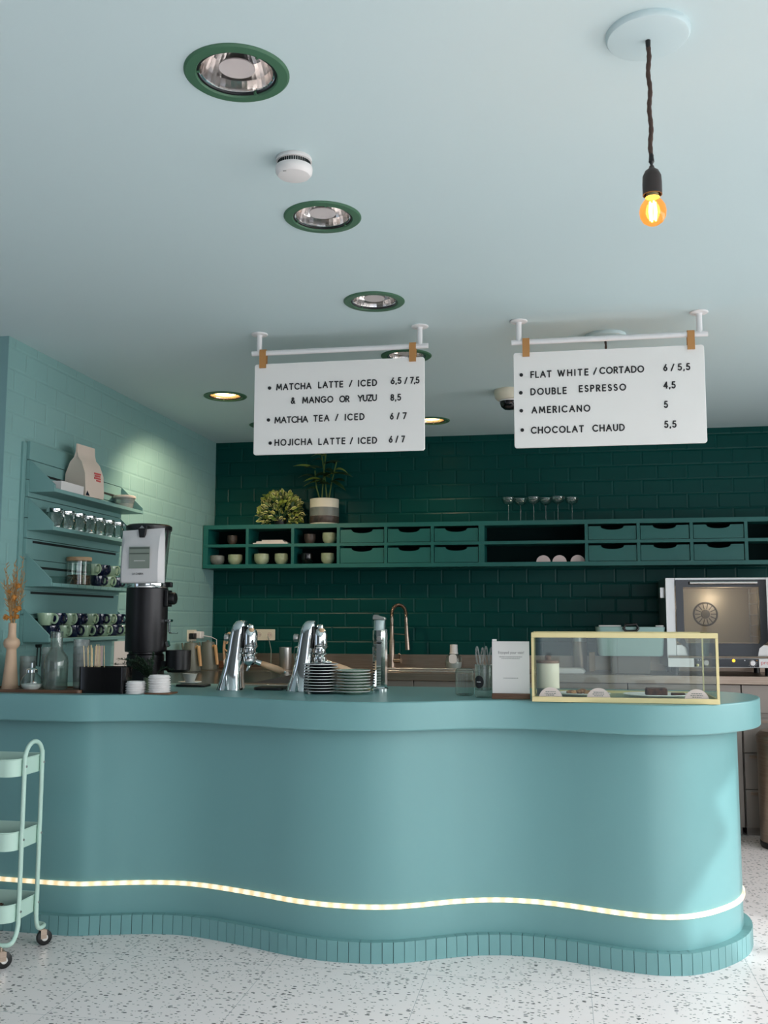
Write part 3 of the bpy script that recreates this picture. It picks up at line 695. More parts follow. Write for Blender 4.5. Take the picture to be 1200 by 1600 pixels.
# shelf 1: coffee bag, white carton, tub
z1 = SHELF[0]+0.0185
t = thing('coffee_bag', 'upright pale kraft coffee bag with red print on the top rack shelf', 'bag', (-2.43, 4.72, z1))
w, d = 0.085, 0.062
secs = []
for z, dd, ww in ((0, d, w), (0.02, d*1.04, w*1.01), (0.12, d*0.92, w*1.02), (0.18, d*0.55, w*1.0), (0.205, 0.012, w*0.98), (0.235, 0.004, w*0.97), (0.275, 0.003, w*0.96)):
    secs.append([(x, y, z) for x, y in ((dd/1, -ww), (dd, ww), (dd*0.2, ww*0.94), (-dd, ww), (-dd, -ww), (dd*0.2, -ww*0.94))])
MB().loft(secs).build('pouch', 'bag_kraft', t, angle=30)
pr = MB()
for k, (a, b) in enumerate(((-0.005, 0.055), (0.0, 0.05), (-0.005, 0.055), (0.015, 0.055))): pr.obox((d*0.985-0.0001*k, (a+b)/2, 0.128-k*0.012), (0.0012, 0, 0.0001), (0, (b-a)/2, 0), (0, 0, 0.004))
pr.build('red_print', 'red_ink', t); 
MB().prism([(-0.083, 0.004), (-0.05, 0.004), (-0.072, 0.028)], d*1.03, d*1.04+0.002, 'yz').build('navy_corner', 'navy', t)
t.rotation_euler = (0, 0, math.radians(-6))
t = thing('white_carton', 'low white open carton beside the kraft coffee bag on the top rack shelf', 'carton', (-2.435, 4.50, z1))
MB().prism([(0.06, 0), (0.062, 0.043), (0.059, 0.043), (0.057, 0.003), (-0.05, 0.003), (-0.052, 0.043), (-0.055, 0.043), (-0.053, 0)], -0.125, 0.105, 'xz').build('box', 'paper', t)
MB().box(-0.052, 0.058, -0.125, -0.122, 0.0035, 0.042).box(-0.052, 0.058, 0.102, 0.105, 0.0035, 0.042).build('end_flap', 'paper', t)
t = thing('plastic_tub', 'small translucent plastic tub with lid at the far end of the top rack shelf', 'tub', (-2.445, 5.235, z1))
MB().lathe([(0, 0), (0.048, 0), (0.060, 0.062), (0.058, 0.062), (0.046, 0.003), (0, 0.003)], n=32).build('tub_body', 'plastic_clear', t)
MB().lathe([(0, 0.0625), (0.063, 0.0625), (0.0645, 0.072), (0.060, 0.076), (0, 0.075)], n=32).build('lid', 'bag_kraft', t)
MB().lathe([(0, 0.0035), (0.0455, 0.0035), (0.0505, 0.030), (0, 0.033)], n=32).build('contents', 'bag_kraft', t)
# shelf 2: seven flip-top jars
z2 = SHELF[1]+0.0185
def jar(loc, label):
    t = thing('storage_jar', label, 'jar', loc, random.uniform(-0.3, 0.3), 'small glass jars on the second rack shelf')
    MB().lathe([(0, 0), (0.040, 0), (0.046, 0.006), (0.047, 0.055), (0.038, 0.072), (0.037, 0.079), (0.035, 0.079), (0.036, 0.071), (0.044, 0.054), (0.043, 0.008), (0, 0.004)], n=28).build('jar_body', 'glass_thin', t)
    MB().lathe([(0, 0.0795), (0.040, 0.0795), (0.0415, 0.082), (0.0415, 0.098), (0.038, 0.101), (0, 0.102)], n=28).build('lid', 'chrome', t)
    MB().tube([(0.042, 0.006, 0.09), (0.049, 0.004, 0.074), (0.050, 0, 0.058), (0.049, -0.004, 0.074), (0.042, -0.006, 0.09)], 0.0016, 6).build('wire_clasp', 'chrome', t)
    return t
j0 = None
for k, y in enumerate((4.455, 4.575, 4.69, 4.805, 4.915, 5.03, 5.145)):
    lb = NTH[k].capitalize()+' from the left of the seven small glass jars with metal lids' if k else 'Leftmost of the seven small glass jars, with the widest metal lid'
    if j0 is None: j0 = jar((-2.447, y, z2), lb)
    else: dup(j0, (-2.447, y, z2), (0, 0, random.uniform(-0.3, 0.3)), lb)
# mugs
def mug(name_mat):
    t = thing('mug', '', 'mug', (0, 0, 0), 0, 'cups stacked on the wall rack')
    MB().lathe([(0, 0.0), (0.024, 0.0), (0.027, 0.003), (0.035, 0.022), (0.041, 0.058), (0.0405, 0.060), (0.039, 0.059), (0.033, 0.023), (0.024, 0.006), (0, 0.005)], n=28).build('cup_body', name_mat, t, angle=60)
    MB().tube(spline([(0.0345, 0, 0.017), (0.048, 0, 0.011), (0.061, 0, 0.020), (0.065, 0, 0.034), (0.060, 0, 0.048), (0.050, 0, 0.053), (0.0395, 0, 0.050)], 4), 0.0056, 8).build('handle', name_mat, t)
    return t
mug_g = mug('sage_mug'); mug_n = mug('navy_mug'); used = {}; MUG_A = 32
def place_mug(kind, y, z, label, k):
    src = mug_g if kind == 'g' else mug_n
    # upright, handle out to the room
    rot = (0, 0, math.radians(-14+random.uniform(-14, 14)))
    if src not in used: used[src] = 1; src.location = (-2.452, y, z); src.rotation_euler = rot; src['label'] = label
    else: dup(src, (-2.452, y, z), rot, label)
NM = {'g': 'pale green', 'n': 'navy'}
z4 = SHELF[3]+0.0186
cnt = {}
def mug_row(seq, y0, pitch, z, where):
    for k, c in enumerate(seq):
        cnt[(where, c)] = cnt.get((where, c), 0)+1; q = cnt[(where, c)]
        lb = '%s %s mug from the left in the %s' % (NTH[q-1], NM[c], where)
        place_mug(c, y0+k*pitch, z, lb, k)
mug_row('ngngngng', 4.474, 0.112, z4, 'lower row on the bottom rack shelf')
mug_row('gngngngn', 4.418, 0.112, z4+0.0605, 'upper row on the bottom rack shelf')
z3 = SHELF[2]+0.0186
mug_row('ngn', 4.945, 0.112, z3, 'lower row on the third rack shelf')
mug_row('gng', 4.890, 0.112, z3+0.0605, 'upper row on the third rack shelf')
z3b = SHELF[2]+0.0185
t = thing('storage_jar', 'tall glass jar with wooden lid half full of brown beans on the third rack shelf', 'jar', (-2.445, 4.722, z3b))
MB().lathe([(0, 0), (0.058, 0), (0.062, 0.005), (0.062, 0.125), (0.060, 0.125), (0.060, 0.006), (0, 0.004)], n=32).build('jar_body', 'glass', t)
MB().cyl((0, 0, 0), 0.064, 0.126, 0.146, 32).build('lid', 'wood_handle', t, bevel=0.003)
MB().lathe([(0, 0.0045), (0.059, 0.0045), (0.059, 0.050), (0.03, 0.056), (0, 0.054)], n=32).build('beans', 'cookie', t)
t = thing('glass_dish', 'empty clear glass dish left of the wooden-lidded jar on the third rack shelf', 'dish', (-2.44, 4.515, z3b))
MB().lathe([(0, 0), (0.05, 0), (0.066, 0.034), (0.064, 0.034), (0.049, 0.004), (0, 0.004)], n=32).build('bowl', 'glass', t)
MB().lathe([(0.0662, 0.034), (0.067, 0.036), (0.0662, 0.0375), (0.064, 0.036), (0.0662, 0.034)], n=32).build('rim', 'glass_thin', t)
# things on the wall under the rack
tag(MB().box(XL+0.0006, XL+0.002, 5.36, 5.56, 1.03, 1.185).build('note_sheet', 'paper'), 'white paper sheet stuck on the teal wall right of the rack bottom', 'paper')
tag(MB().box(XL+0.0006, XL+0.002, 5.12, 5.22, 1.02, 1.165).build('note_card', 'pink_paper'), 'small pinkish card stuck on the teal wall under the rack', 'paper')
t = thing('wall_strap', 'dark looped strap hanging on a hook below the rack', 'strap', (XL, 4.50, 1.185))
MB().lathe([(0, 0), (0.013, 0), (0.012, 0.022), (0, 0.022)], (0.0006, 0, 0), 16, axis='x').build('hook', 'slot', t)
MB().tube([(0.014, -0.004, 0.012), (0.014, -0.016, -0.02), (0.014, -0.018, -0.10), (0.014, 0.012, -0.105), (0.014, 0.016, -0.02), (0.014, 0.004, 0.012)], 0.003, 6, True).build('strap_loop', 'slot', t)

# ------------------------------------------------------------------ green cubby shelf on the back wall
SX0, SX1, SZ0, SZ1, SYF = -2.533, 2.6, 1.680, 1.993, 6.75
VX = [-2.533, -2.2005, -1.8625, -1.5285, -1.188, -0.858, -0.516, 0.1935, 0.5355, 0.8785, 1.225, 1.57, 1.915, 2.26, 2.60]
ws = thing('wall_shelf', 'long dark green wall shelf with cubbies and notched drawers on the tiled wall', 'shelf', (0, SYF, SZ0))
SW = (0, SYF, SZ0)
fr = MB()
fr.box(SX0, SX1, SYF, YB-0.001, SZ1-0.03, SZ1).box(SX0, SX1, SYF, YB-0.001, SZ0, SZ0+0.028).box(SX0, SX1, SYF, YB-0.0125, 1.832, 1.853)
for k, x in enumerate(VX):
    wv = 0.0105 if k != 6 else 0.020
    x0, x1 = (x, x+0.037) if k == 0 else ((x-0.02, x) if k == len(VX)-1 else (x-wv, x+wv))
    fr.box(x0, x1, SYF+0.0004, YB-0.0125, SZ0+0.0285, 1.8315); fr.box(x0, x1, SYF+0.0004, YB-0.0125, 1.8535, SZ1-0.0305)
fr.build('frame', 'shelf_green', ws, shift=SW)
MB().box(SX0+0.002, SX1-0.002, YB-0.012, YB-0.0012, SZ0+0.0285, SZ1-0.0305).build('back_panel', 'shelf_shade', ws, shift=SW)
def drawer(x0, x1, z0, z1):
    w = x1-x0; c = (x0+x1)/2; zt = z1-0.016; nr = 0.076; dp = 0.026
    poly = [(x0+0.004, z0+0.003), (x1-0.004, z0+0.003), (x1-0.004, zt), (c+nr, zt)]
    poly += [(c+nr*math.cos(PI*q/14), zt-dp*math.sin(PI*q/14)**0.8) for q in range(1, 14)]
    poly += [(c-nr, zt), (x0+0.004, zt)]
    mb = MB().prism(poly, SYF+0.008, SYF+0.020, 'xz')
    d = mb.build('drawer', 'shelf_green', ws, shift=SW)
    MB().box(x0+0.006, x0+0.014, SYF+0.0205, YB-0.03, z0+0.003, zt-0.03).box(x1-0.014, x1-0.006, SYF+0.0205, YB-0.03, z0+0.003, zt-0.03).box(x0+0.0145, x1-0.0145, SYF+0.0205, YB-0.03, z0+0.003, z0+0.009).build('drawer_box', 'shelf_shade', d, shift=SW)
for k in (3, 4, 5, 7, 8, 9):
    xa = VX[k]+0.0105; xb = VX[k+1]-(0.0105 if k != 5 else 0.020)
    drawer(xa, xb, 1.853, SZ1-0.03); drawer(xa, xb, SZ0+0.028, 1.832)
# bowls and cups in the cubbies
def cup(m, label, x, z, r=0.05, h=0.072, y=6.84):
    t = thing('tea_cup', label, 'cup', (x, y, z), 0, 'handmade cups in the cubbies')
    MB().lathe([(0, 0), (r*0.55, 0), (r*0.6, 0.004), (r*0.92, h*0.28), (r, h*0.6), (r*0.97, h), (r*0.9, h), (r*0.92, h*0.6), (r*0.8, h*0.25), (0, 0.008)], n=28).build('cup_body', m, t, angle=60)
    MB().lathe([(r*0.975, h-0.0005), (r*0.95, h+0.0025), (r*0.895, h-0.0005)], n=28).build('rim', m, t)
ZU, ZL = 1.8535, SZ0+0.0285
cup('stone_dark', 'single brown cup in the top row of the leftmost cubby', -2.342, ZU, 0.037, 0.068)
cup('stone_dark', 'dark brown cup left of a sage cup in the top third cubby', -1.758, ZU, 0.042, 0.070)
cup('sage', 'sage green cup beside a dark one in the top third cubby', -1.615, ZU, 0.050, 0.078)
cup('stone_grey', 'dark grey bowl in the bottom row of the leftmost cubby', -2.456, ZL, 0.055, 0.066)
cup('sage', 'sage green bowl beside the grey bowl in the bottom leftmost cubby', -2.318, ZL, 0.054, 0.072)
cup('sage', 'wide sage green bowl, left one of the pair in the second bottom cubby', -2.118, ZL, 0.055, 0.076)
cup('sage', 'sage green bowl, right one of the pair in the second bottom cubby', -1.969, ZL, 0.050, 0.076)
cup('black_gloss', 'glossy black cup in the third bottom cubby', -1.778, ZL, 0.046, 0.078)
cup('sage', 'sage green cup next to the black cup in the third bottom cubby', -1.625, ZL, 0.049, 0.076)
for k, (m, x0, x1, z, dz, lb) in enumerate((('paper', -2.165, -1.90, 0.0, 0.010, 'wide white booklet lying at the bottom of the second top cubby'), ('pink_paper', -2.14, -1.93, 0.0105, 0.010, 'pale notebook in the middle of the pile in the second top cubby'), ('bag_kraft', -2.10, -1.945, 0.021, 0.008, 'small beige notepad on top of the pile in the second top cubby'))):
    t = thing('notebook', lb, 'notebook', ((x0+x1)/2, 6.84, ZU+z), math.radians(2*k-2)); w = (x1-x0)/2
    MB().box(-w, w, -0.07, 0.07, 0, dz*0.15).box(-w, w, -0.07, 0.07, dz*0.85, dz).build('cover', m, t)
    MB().box(-w+0.002, w-0.002, -0.068, 0.068, dz*0.16, dz*0.84).build('pages', 'paper', t)
def half_tag(loc, r, label, group, cat='price tag', lines=True, foot=0.012):
    t = thing('half_round_tag', label, cat, loc, 0, group)
    MB().prism([(-r, 0)]+[(r*math.cos(PI-PI*q/24), r*0.98*math.sin(PI*q/24)) for q in range(1, 24)]+[(r, 0)], -0.0012, 0.0012, 'xz').build('card', 'pink_paper', t)
    MB().box(-r*0.6, r*0.6, 0.0014, foot, 0, 0.002).build('foot', 'pink_paper', t)
    if lines:
        mb = MB()
        for i, (zz, hw) in enumerate(((0.62, 0.42), (0.47, 0.5), (0.33, 0.36))):
            x = -hw*r
            while x < hw*r-0.002:
                L = random.uniform(0.003, 0.009); mb.box(x, min(x+L, hw*r), -0.0016, -0.0013, zz*r-0.0015, zz*r+0.0015); x += L+0.002
        mb.build('print', 'bag_label_dark', t)
    return t
for x, lb in ((-0.098, 'left of the three blank half round cards in the wide cubby'), (0.011, 'middle of the three blank half round cards in the wide cubby'), (0.133, 'right of the three blank half round cards in the wide cubby')):
    half_tag((x, 6.80, ZL), 0.048, lb, 'half round cards in the wide cubby', 'card', False)
# coupe glasses on top
def coupe(loc, label):
    t = thing('coupe_glass', label, 'glass', loc, 0, 'coupe glasses on the green shelf')
    MB().lathe([(0, 0), (0.032, 0), (0.031, 0.0015), (0.006, 0.004), (0.0035, 0.012), (0.0033, 0.105), (0.007, 0.115), (0, 0.118)], n=24).build('stem', 'glass_thin', t)
    MB().lathe([(0.0035, 0.116), (0.02, 0.121), (0.037, 0.132), (0.046, 0.150), (0.0475, 0.164), (0.0462, 0.164), (0.0445, 0.150), (0.036, 0.134), (0.02, 0.1235), (0, 0.121)], n=28).build('bowl', 'glass_thin', t)
    MB().lathe([(0.0478, 0.1635), (0.047, 0.1655), (0.0458, 0.1635)], n=28).build('rim', 'chrome', t)
    return t
c0 = None
for k, (x, y) in enumerate(((-0.332, 6.81), (-0.251, 6.88), (-0.159, 6.81), (-0.077, 6.88), (0.007, 6.81), (0.104, 6.88))):
    lb = ('%s from the left of the six coupe glasses on the green shelf' % NTH[k].capitalize())
    if c0 is None: c0 = coupe((x, y, SZ1+0.0003), lb)
    else: dup(c0, (x, y, SZ1+0.0003), None, lb)
# plants on top
rp = random.Random(11)
t = thing('potted_plant', 'bushy yellow-green variegated plant on the left end of the green shelf', 'plant', (-1.99, 6.87, SZ1+0.0003))
MB().lathe([(0, 0), (0.04, 0), (0.046, 0.05), (0.042, 0.05), (0.04, 0.042), (0, 0.042)], n=24).build('pot', 'black', t)
fo = MB()
for k in range(420):
    a = rp.uniform(0, 2*PI); el = rp.uniform(-0.75, 1.5); rr = rp.uniform(0.45, 1.0)**0.5
    c = Vector((0.165*rr*math.cos(a)*math.cos(el), 0.095*rr*math.sin(a)*math.cos(el), 0.105+0.135*rr*math.sin(el)))
    if c.z < 0.008: c.z = rp.uniform(0.01, 0.05)
    d = (c-Vector((0, 0, 0.06))).normalized()+Vector((rp.uniform(-.8, .8), rp.uniform(-.8, .8), rp.uniform(-.6, .8)))
    d = d.normalized()*rp.uniform(0.03, 0.052)
    tip = c+d
    if c.y > 0.12 or tip.y > 0.12 or tip.z < 0.004: continue
    fo.leaf(c, tip, rp.uniform(0.022, 0.036), 0.006, (rp.uniform(-.6, .6), -0.7, rp.uniform(0.1, 1)), (0, 2, 3, 0)[int(rp.random()*4)], 1 if rp.random() < .6 else None, 4)
fo.build('foliage', ['leaf_var', 'leaf_cream', 'leaf_mid', 'leaf_dark'], t, recalc=False, angle=80)
st = MB()
for k in range(14):
    a = rp.uniform(0, 2*PI); st.tube([(0.02*math.cos(a), 0.02*math.sin(a), 0.05), (0.07*math.cos(a), 0.04*math.sin(a), 0.13), (0.12*math.cos(a), 0.07*math.sin(a), 0.15+rp.uniform(-.04, .06))], 0.0018, 5)
st.build('stems', 'leaf_mid', t)
t = thing('potted_plant', 'leafy dark plant in a white and grey banded pot on the green shelf', 'plant', (-1.66, 6.868, SZ1+0.0003))
MB().lathe([(0, 0), (0.098, 0), (0.104, 0.008), (0.105, 0.186), (0.099, 0.188), (0.096, 0.17), (0, 0.168)], n=44).build('pot', 'cream', t, angle=50)
MB().lathe([(0.1045, 0.010), (0.1062, 0.012), (0.1064, 0.060), (0.1045, 0.061)], n=44).build('pot_base_band', 'stone_dark', t, angle=50)
MB().lathe([(0.1045, 0.062), (0.1064, 0.0625), (0.1064, 0.122), (0.1045, 0.123)], n=44).build('pot_grey_band', 'stone_grey', t, angle=50)
MB().lathe([(0, 0.1685), (0.0955, 0.1705), (0.095, 0.173), (0, 0.178)], n=32).build('soil', 'soil', t)
st = MB(); lv = MB()
for (x0, x1, z1_, n) in ((-0.02, 0.01, 0.52, 5), (0.02, -0.03, 0.56, 4), (0.03, 0.09, 0.46, 5), (-0.03, -0.07, 0.40, 4)):
    p0 = Vector((x0, 0, 0.17)); p1 = Vector((x1, -0.01, z1_)); mid = p0.lerp(p1, 0.5)+Vector((rp.uniform(-.012, .012), 0, 0))
    pts = spline([p0, mid, p1], 6); st.tube(pts, 0.0055, 7)
    for k in range(n):
        q = pts[int(len(pts)*(0.42+0.56*k/n))]; s_ = 1 if (k % 2) else -1
        L = rp.uniform(0.11, 0.17); d = Vector((s_*L*rp.uniform(.7, 1), rp.uniform(-.5, .1)*L, L*rp.uniform(0.0, .55)))
        lv.leaf(q, q+d, rp.uniform(0.05, 0.075), rp.uniform(0.03, 0.08), (0, -0.4, 1), 0 if rp.random() < .75 else 1, None, 6)
for q, d in (((-0.06, -0.02, 0.41), (-0.17, -0.02, 0.07)), ((-0.02, -0.03, 0.33), (-0.12, -0.04, 0.03)), ((0.06, -0.02, 0.37), (0.16, -0.02, 0.02)), ((0.04, -0.02, 0.32), (0.13, -0.03, -0.03))):
    lv.leaf(q, Vector(q)+Vector(d), 0.05, 0.05, (0, -0.5, 1), 1 if d[0] < 0 else 0, None, 6)
st.build('stems', 'leaf_mid', t); lv.build('leaves', ['leaf_dark', 'leaf_var'], t, recalc=False, angle=80)
# ------------------------------------------------------------------ worktops and back equipment
tag(MB().box(XL+0.006, 3.1, 6.42, 6.983, 0.92, 0.97).build('steel_worktop', 'steel', bevel=0.002), 'long brushed steel worktop along the dark green tiled wall', 'worktop')
tag(MB().box(XL+0.006, 3.1, 6.984, 6.999, 0.9705, 1.068).build('splashback', 'steel', bevel=0.001), 'low brushed steel splashback strip at the foot of the green tiles', 'splashback')
tag(MB().box(XL+0.006, -1.66, 4.726, 6.416, 0.92, 0.968).build('side_worktop', 'dark_stone', bevel=0.002), 'dark worktop along the left tiled wall behind the grinder', 'worktop')
def cabinet(x0, x1, label, drawers=False, y0=6.455):
    t = thing('steel_cabinet', label, 'cabinet', ((x0+x1)/2, y0, 0), 0, 'steel cabinets under the back worktop')
    w = (x1-x0)/2-0.002
    MB().box(-w, w, 0.022, 0.50, 0.05, 0.918).build('body', 'steel_paint', t)
    MB().box(-w+0.01, w-0.01, 0.05, 0.48, 0.0, 0.0495).build('plinth', 'steel_paint', t)
    MB().box(-w, w, 0.0, 0.0215, 0.745, 0.915).build('top_panel', 'steel_paint', t, bevel=0.002)
    for z0, z1 in (((0.055, 0.28), (0.285, 0.50), (0.505, 0.715)) if drawers else ((0.055, 0.715),)):
        d = MB().box(-w+0.002, w-0.002, 0.0, 0.0215, z0, z1).build('drawer' if drawers else 'door', 'steel_paint', t, bevel=0.002)
        MB().box(-w+0.03, w-0.03, -0.006, -0.0005, z1-0.03, z1-0.012).build('handle', 'steel', d)
for k, (a, b, dr, lb) in enumerate(((-1.64, -0.95, 0, 'steel undercounter cabinet behind the two chrome espresso taps'), (-0.948, -0.26, 0, 'steel undercounter cabinet below the sink'), (-0.258, 0.42, 0, 'steel undercounter cabinet behind the pastry case'),
        (0.422, 1.105, 0, 'steel undercounter cabinet right under the oven'), (1.107, 1.80, 1, 'steel drawer cabinet behind the pedal bin at the right edge'))): cabinet(a, b, lb, bool(dr))
t = thing('side_cabinet', 'closed cabinet under the dark left worktop', 'cabinet', (-2.1, 5.5, 0))
MB().box(-0.43, 0.43, -0.765, 0.90, 0.06, 0.918).build('body', 'rack', t); MB().box(-0.41, 0.38, -0.75, 0.88, 0, 0.0595).build('plinth', 'slot', t)
for k in range(2): MB().box(0.4305, 0.446, -0.755+k*0.83, 0.065+k*0.83, 0.07, 0.90).build('door', 'rack', t, bevel=0.002)

# oven
t = thing('oven', 'stainless countertop convection oven with black framed glass door', 'oven', (1.005, 6.45, 0.9705))
OX = 0.333
MB().box(-OX, -OX+0.058, 0.03, 0.50, 0.05, 0.612).box(OX-0.058, OX, 0.03, 0.50, 0.05, 0.612).box(-OX+0.0585, OX-0.0585, 0.03, 0.50, 0.565, 0.612).box(-OX+0.0585, OX-0.0585, 0.03, 0.50, 0.05, 0.19).build('shell', 'steel_light', t, bevel=0.002)
MB().box(-OX+0.0585, OX-0.0585, 0.478, 0.498, 0.1905, 0.5645).build('cavity_back', 'oven_in', t)
MB().box(-OX+0.059, -OX+0.066, 0.10, 0.477, 0.192, 0.563).box(OX-0.066, OX-0.059, 0.10, 0.477, 0.192, 0.563).box(-OX+0.0665, OX-0.0665, 0.10, 0.477, 0.191, 0.197).box(-OX+0.0665, OX-0.0665, 0.10, 0.477, 0.556, 0.563).build('cavity_liner', 'oven_in', t)
fan = MB().lathe([(0.070, 0), (0.074, -0.006), (0.079, -0.006), (0.082, 0)], (-0.03, 0.475, 0.385), 40, axis='y').lathe([(0, 0), (0.03, 0), (0.028, -0.012), (0, -0.014)], (-0.03, 0.475, 0.385), 24, axis='y').build('fan_cover', 'oven_dark', t)
fs = MB()
for k in range(14):
    a = 2*PI*k/14; fs.obox((-0.03+0.052*math.cos(a), 0.471, 0.385+0.052*math.sin(a)), (0.017*math.cos(a), 0, 0.017*math.sin(a)), (0, 0.002, 0), (-0.003*math.sin(a), 0, 0.003*math.cos(a)))
fs.build('fan_slots', 'oven_dark', fan)
rk = MB()
for s_ in (-1, 1):
    for y in (0.14, 0.42): rk.tube([(s_*0.245, y, 0.20), (s_*0.245, y, 0.55)], 0.004, 6)
    for z in (0.24, 0.31, 0.38, 0.45, 0.52): rk.tube([(s_*0.245, 0.12, z), (s_*0.245, 0.44, z)], 0.0035, 6)
rk.build('side_rack', 'steel_light', t)
door = MB()
outer = [(-OX+0.060, 0.598), (-OX+0.060, 0.215), (-OX+0.115, 0.170), (-OX+0.125, 0.122), (OX-0.125, 0.122), (OX-0.115, 0.170), (OX-0.060, 0.215), (OX-0.060, 0.598)]
inner = [(-OX+0.105, 0.552), (-OX+0.105, 0.225), (-OX+0.115, 0.200), (-OX+0.16, 0.200), (OX-0.16, 0.200), (OX-0.115, 0.200), (OX-0.105, 0.225), (OX-0.105, 0.552)]
n = 8; vs = [(x, 0.0, z) for x, z in outer]+[(x, 0.0, z) for x, z in inner]+[(x, 0.028, z) for x, z in outer]+[(x, 0.028, z) for x, z in inner]
fs_ = []
for i in range(n):
    j = (i+1) % n; fs_ += [(i, j, n+j, n+i), (2*n+i, 3*n+i, 3*n+j, 2*n+j), (i, 2*n+i, 2*n+j, j), (n+i, n+j, 3*n+j, 3*n+i)]
door.add(vs, fs_); dr = door.build('door', 'black_gloss', t)
MB().box(-OX+0.104, OX-0.104, 0.010, 0.014, 0.199, 0.553).build('door_glass', 'oven_glass', dr)
MB().tube([(-0.19, -0.03, 0.578), (0.215, -0.03, 0.578)], 0.010, 12).build('handle', 'steel_light', dr)
MB().box(-0.18, -0.165, -0.028, -0.0005, 0.572, 0.584).box(0.19, 0.205, -0.028, -0.0005, 0.572, 0.584).build('handle_bracket', 'black', dr)
MB().tube([(-OX+0.004, -0.004, 0.1165), (OX-0.004, -0.004, 0.1165)], 0.006, 8).build('drip_rail', 'steel', t)
MB().box(-OX, OX, 0.0, 0.0295, 0.05, 0.108).build('control_strip', 'steel_light', t, bevel=0.002)
cp_ = MB().box(-0.175, 0.212, -0.003, -0.0005, 0.054, 0.105).build('control_panel', 'black_gloss', t)
for x in (-0.105, 0.172):
    k_ = MB().lathe([(0, -0.022), (0.015, -0.022), (0.018, -0.004), (0.019, 0), (0, 0)], (x, -0.0035, 0.080), 24, axis='y').build('knob', 'knob_white', cp_)
MB().lathe([(0, -0.003), (0.009, -0.002), (0.010, 0), (0, 0)], (0.062, -0.0035, 0.094), 16, axis='y').build('indicator_light', 'amber_led', cp_)
for x, m in ((-0.15, 'knob_white'), (-0.135, 'knob_white'), (0.128, 'knob_white'), (0.20, 'orange_dry')):
    MB().lathe([(0, -0.002), (0.003, -0.0015), (0.0035, 0), (0, 0)], (x, -0.0035, 0.096), 10, axis='y').build('mark', m, cp_)
mk = MB()
for k in range(7):
    a = math.radians(-140+k*25); mk.obox((0.172+0.026*math.cos(a), -0.0036, 0.080+0.024*math.sin(a)), (0.003*math.cos(a), 0, 0.003*math.sin(a)), (0, 0.0003, 0), (-0.0007*math.sin(a), 0, 0.0007*math.cos(a)))
mk.build('dial_marks', 'white', cp_)
MB().box(-OX-0.028, -OX-0.001, 0.10, 0.20, 0.485, 0.555).build('side_bracket', 'steel_light', t, bevel=0.003)
for x in (-0.28, 0.28):
    for y in (0.08, 0.44): MB().cyl((x, y, 0), 0.02, 0.0, 0.0495, 16).build('foot', 'black', t)
def text_mesh(txt, size, loc, matl, parent, rot=(PI/2, 0, 0), name='lettering', align='LEFT', ext=0.0003, sx=1.0):
    c = bpy.data.curves.new('txt', 'FONT'); c.body = txt; c.size = size; c.extrude = ext; c.align_x = align
    ob = bpy.data.objects.new('txt', c); COL.objects.link(ob)
    dg = bpy.context.evaluated_depsgraph_get(); me = bpy.data.meshes.new_from_object(ob.evaluated_get(dg))
    bpy.data.objects.remove(ob); bpy.data.curves.remove(c)
    me.name = name; me.materials.clear(); me.materials.append(M[matl])
    o = bpy.data.objects.new(name, me); COL.objects.link(o); o.parent = parent; o.location = loc; o.rotation_euler = rot; o.scale = (sx, 1, 1)
    return o
text_mesh('pro', 0.034, (0.222, -0.001, 0.072), 'red_ink', t, sx=1.1)
text_mesh('gam', 0.034, (0.277, -0.001, 0.072), 'knob_white', t, sx=1.0)

lp = bpy.data.lights.new('oven_fill', 'POINT'); lp.energy = 1.6; lp.color = (1.0, 0.9, 0.78); lp.shadow_soft_size = 0.03
lo = bpy.data.objects.new('oven_fill', lp); COL.objects.link(lo); lo.location = (1.05, 6.62, 1.46)   # added fill light that brightens the oven cavity

# pedal bin
t = thing('pedal_bin', 'tall dark steel pedal bin behind the right end of the counter', 'bin', (1.295, 6.20, 0))
MB().lathe([(0, 0.0), (0.150, 0.0), (0.155, 0.01), (0.155, 0.035), (0, 0.035)], n=40).build('base_ring', 'rubber', t)
MB().lathe([(0, 0.0355), (0.152, 0.0355), (0.154, 0.04), (0.154, 0.60), (0, 0.60)], n=48).build('body', 'steel', t)
MB().lathe([(0, 0.601), (0.158, 0.601), (0.160, 0.61), (0.158, 0.64), (0.13, 0.665), (0, 0.675)], n=48).build('lid', 'steel', t)
MB().box(-0.03, 0.03, -0.185, -0.156, 0.008, 0.02).build('pedal', 'rubber', t, bevel=0.003)

# sink and faucets
t = thing('kitchen_faucet', 'tall spring neck kitchen faucet rising behind the water tap', 'faucet', (-1.155, 6.82, 0.9705))
MB().lathe([(0, 0), (0.032, 0), (0.032, 0.006), (0.022, 0.012), (0.021, 0.20), (0.016, 0.21), (0.014, 0.30), (0, 0.30)], n=24).build('column', 'steel', t)
arcp = [(0, 0, 0.30), (0, 0, 0.36)]+[(0.05-0.05*math.cos(PI*q/14), 0, 0.385+0.062*math.sin(PI*q/14)) for q in range(15)]+[(0.101, 0, 0.36), (0.103, 0, 0.30)]
arcp = spline(arcp, 4)
MB().tube(arcp, [0.0105+0.003*(1 if i % 2 else 0) for i in range(len(arcp))], 10).build('spring_hose', 'steel', t)
MB().tube([(0.103, 0, 0.302), (0.109, 0, 0.20), (0.113, 0, 0.135)], [0.013, 0.016, 0.018], 12).build('spray_head', 'steel', t)
MB().tube([(0.014, 0, 0.245), (0.095, 0, 0.24)], 0.003, 6).build('holder_arm', 'steel', t)
MB().tube([(0.018, -0.005, 0.06), (0.07, -0.02, 0.062)], 0.018, 14).build('lever_body', 'steel', t)
MB().tube([(0.055, -0.02, 0.07), (0.062, -0.06, 0.11)], 0.006, 8).build('lever', 'steel', t)
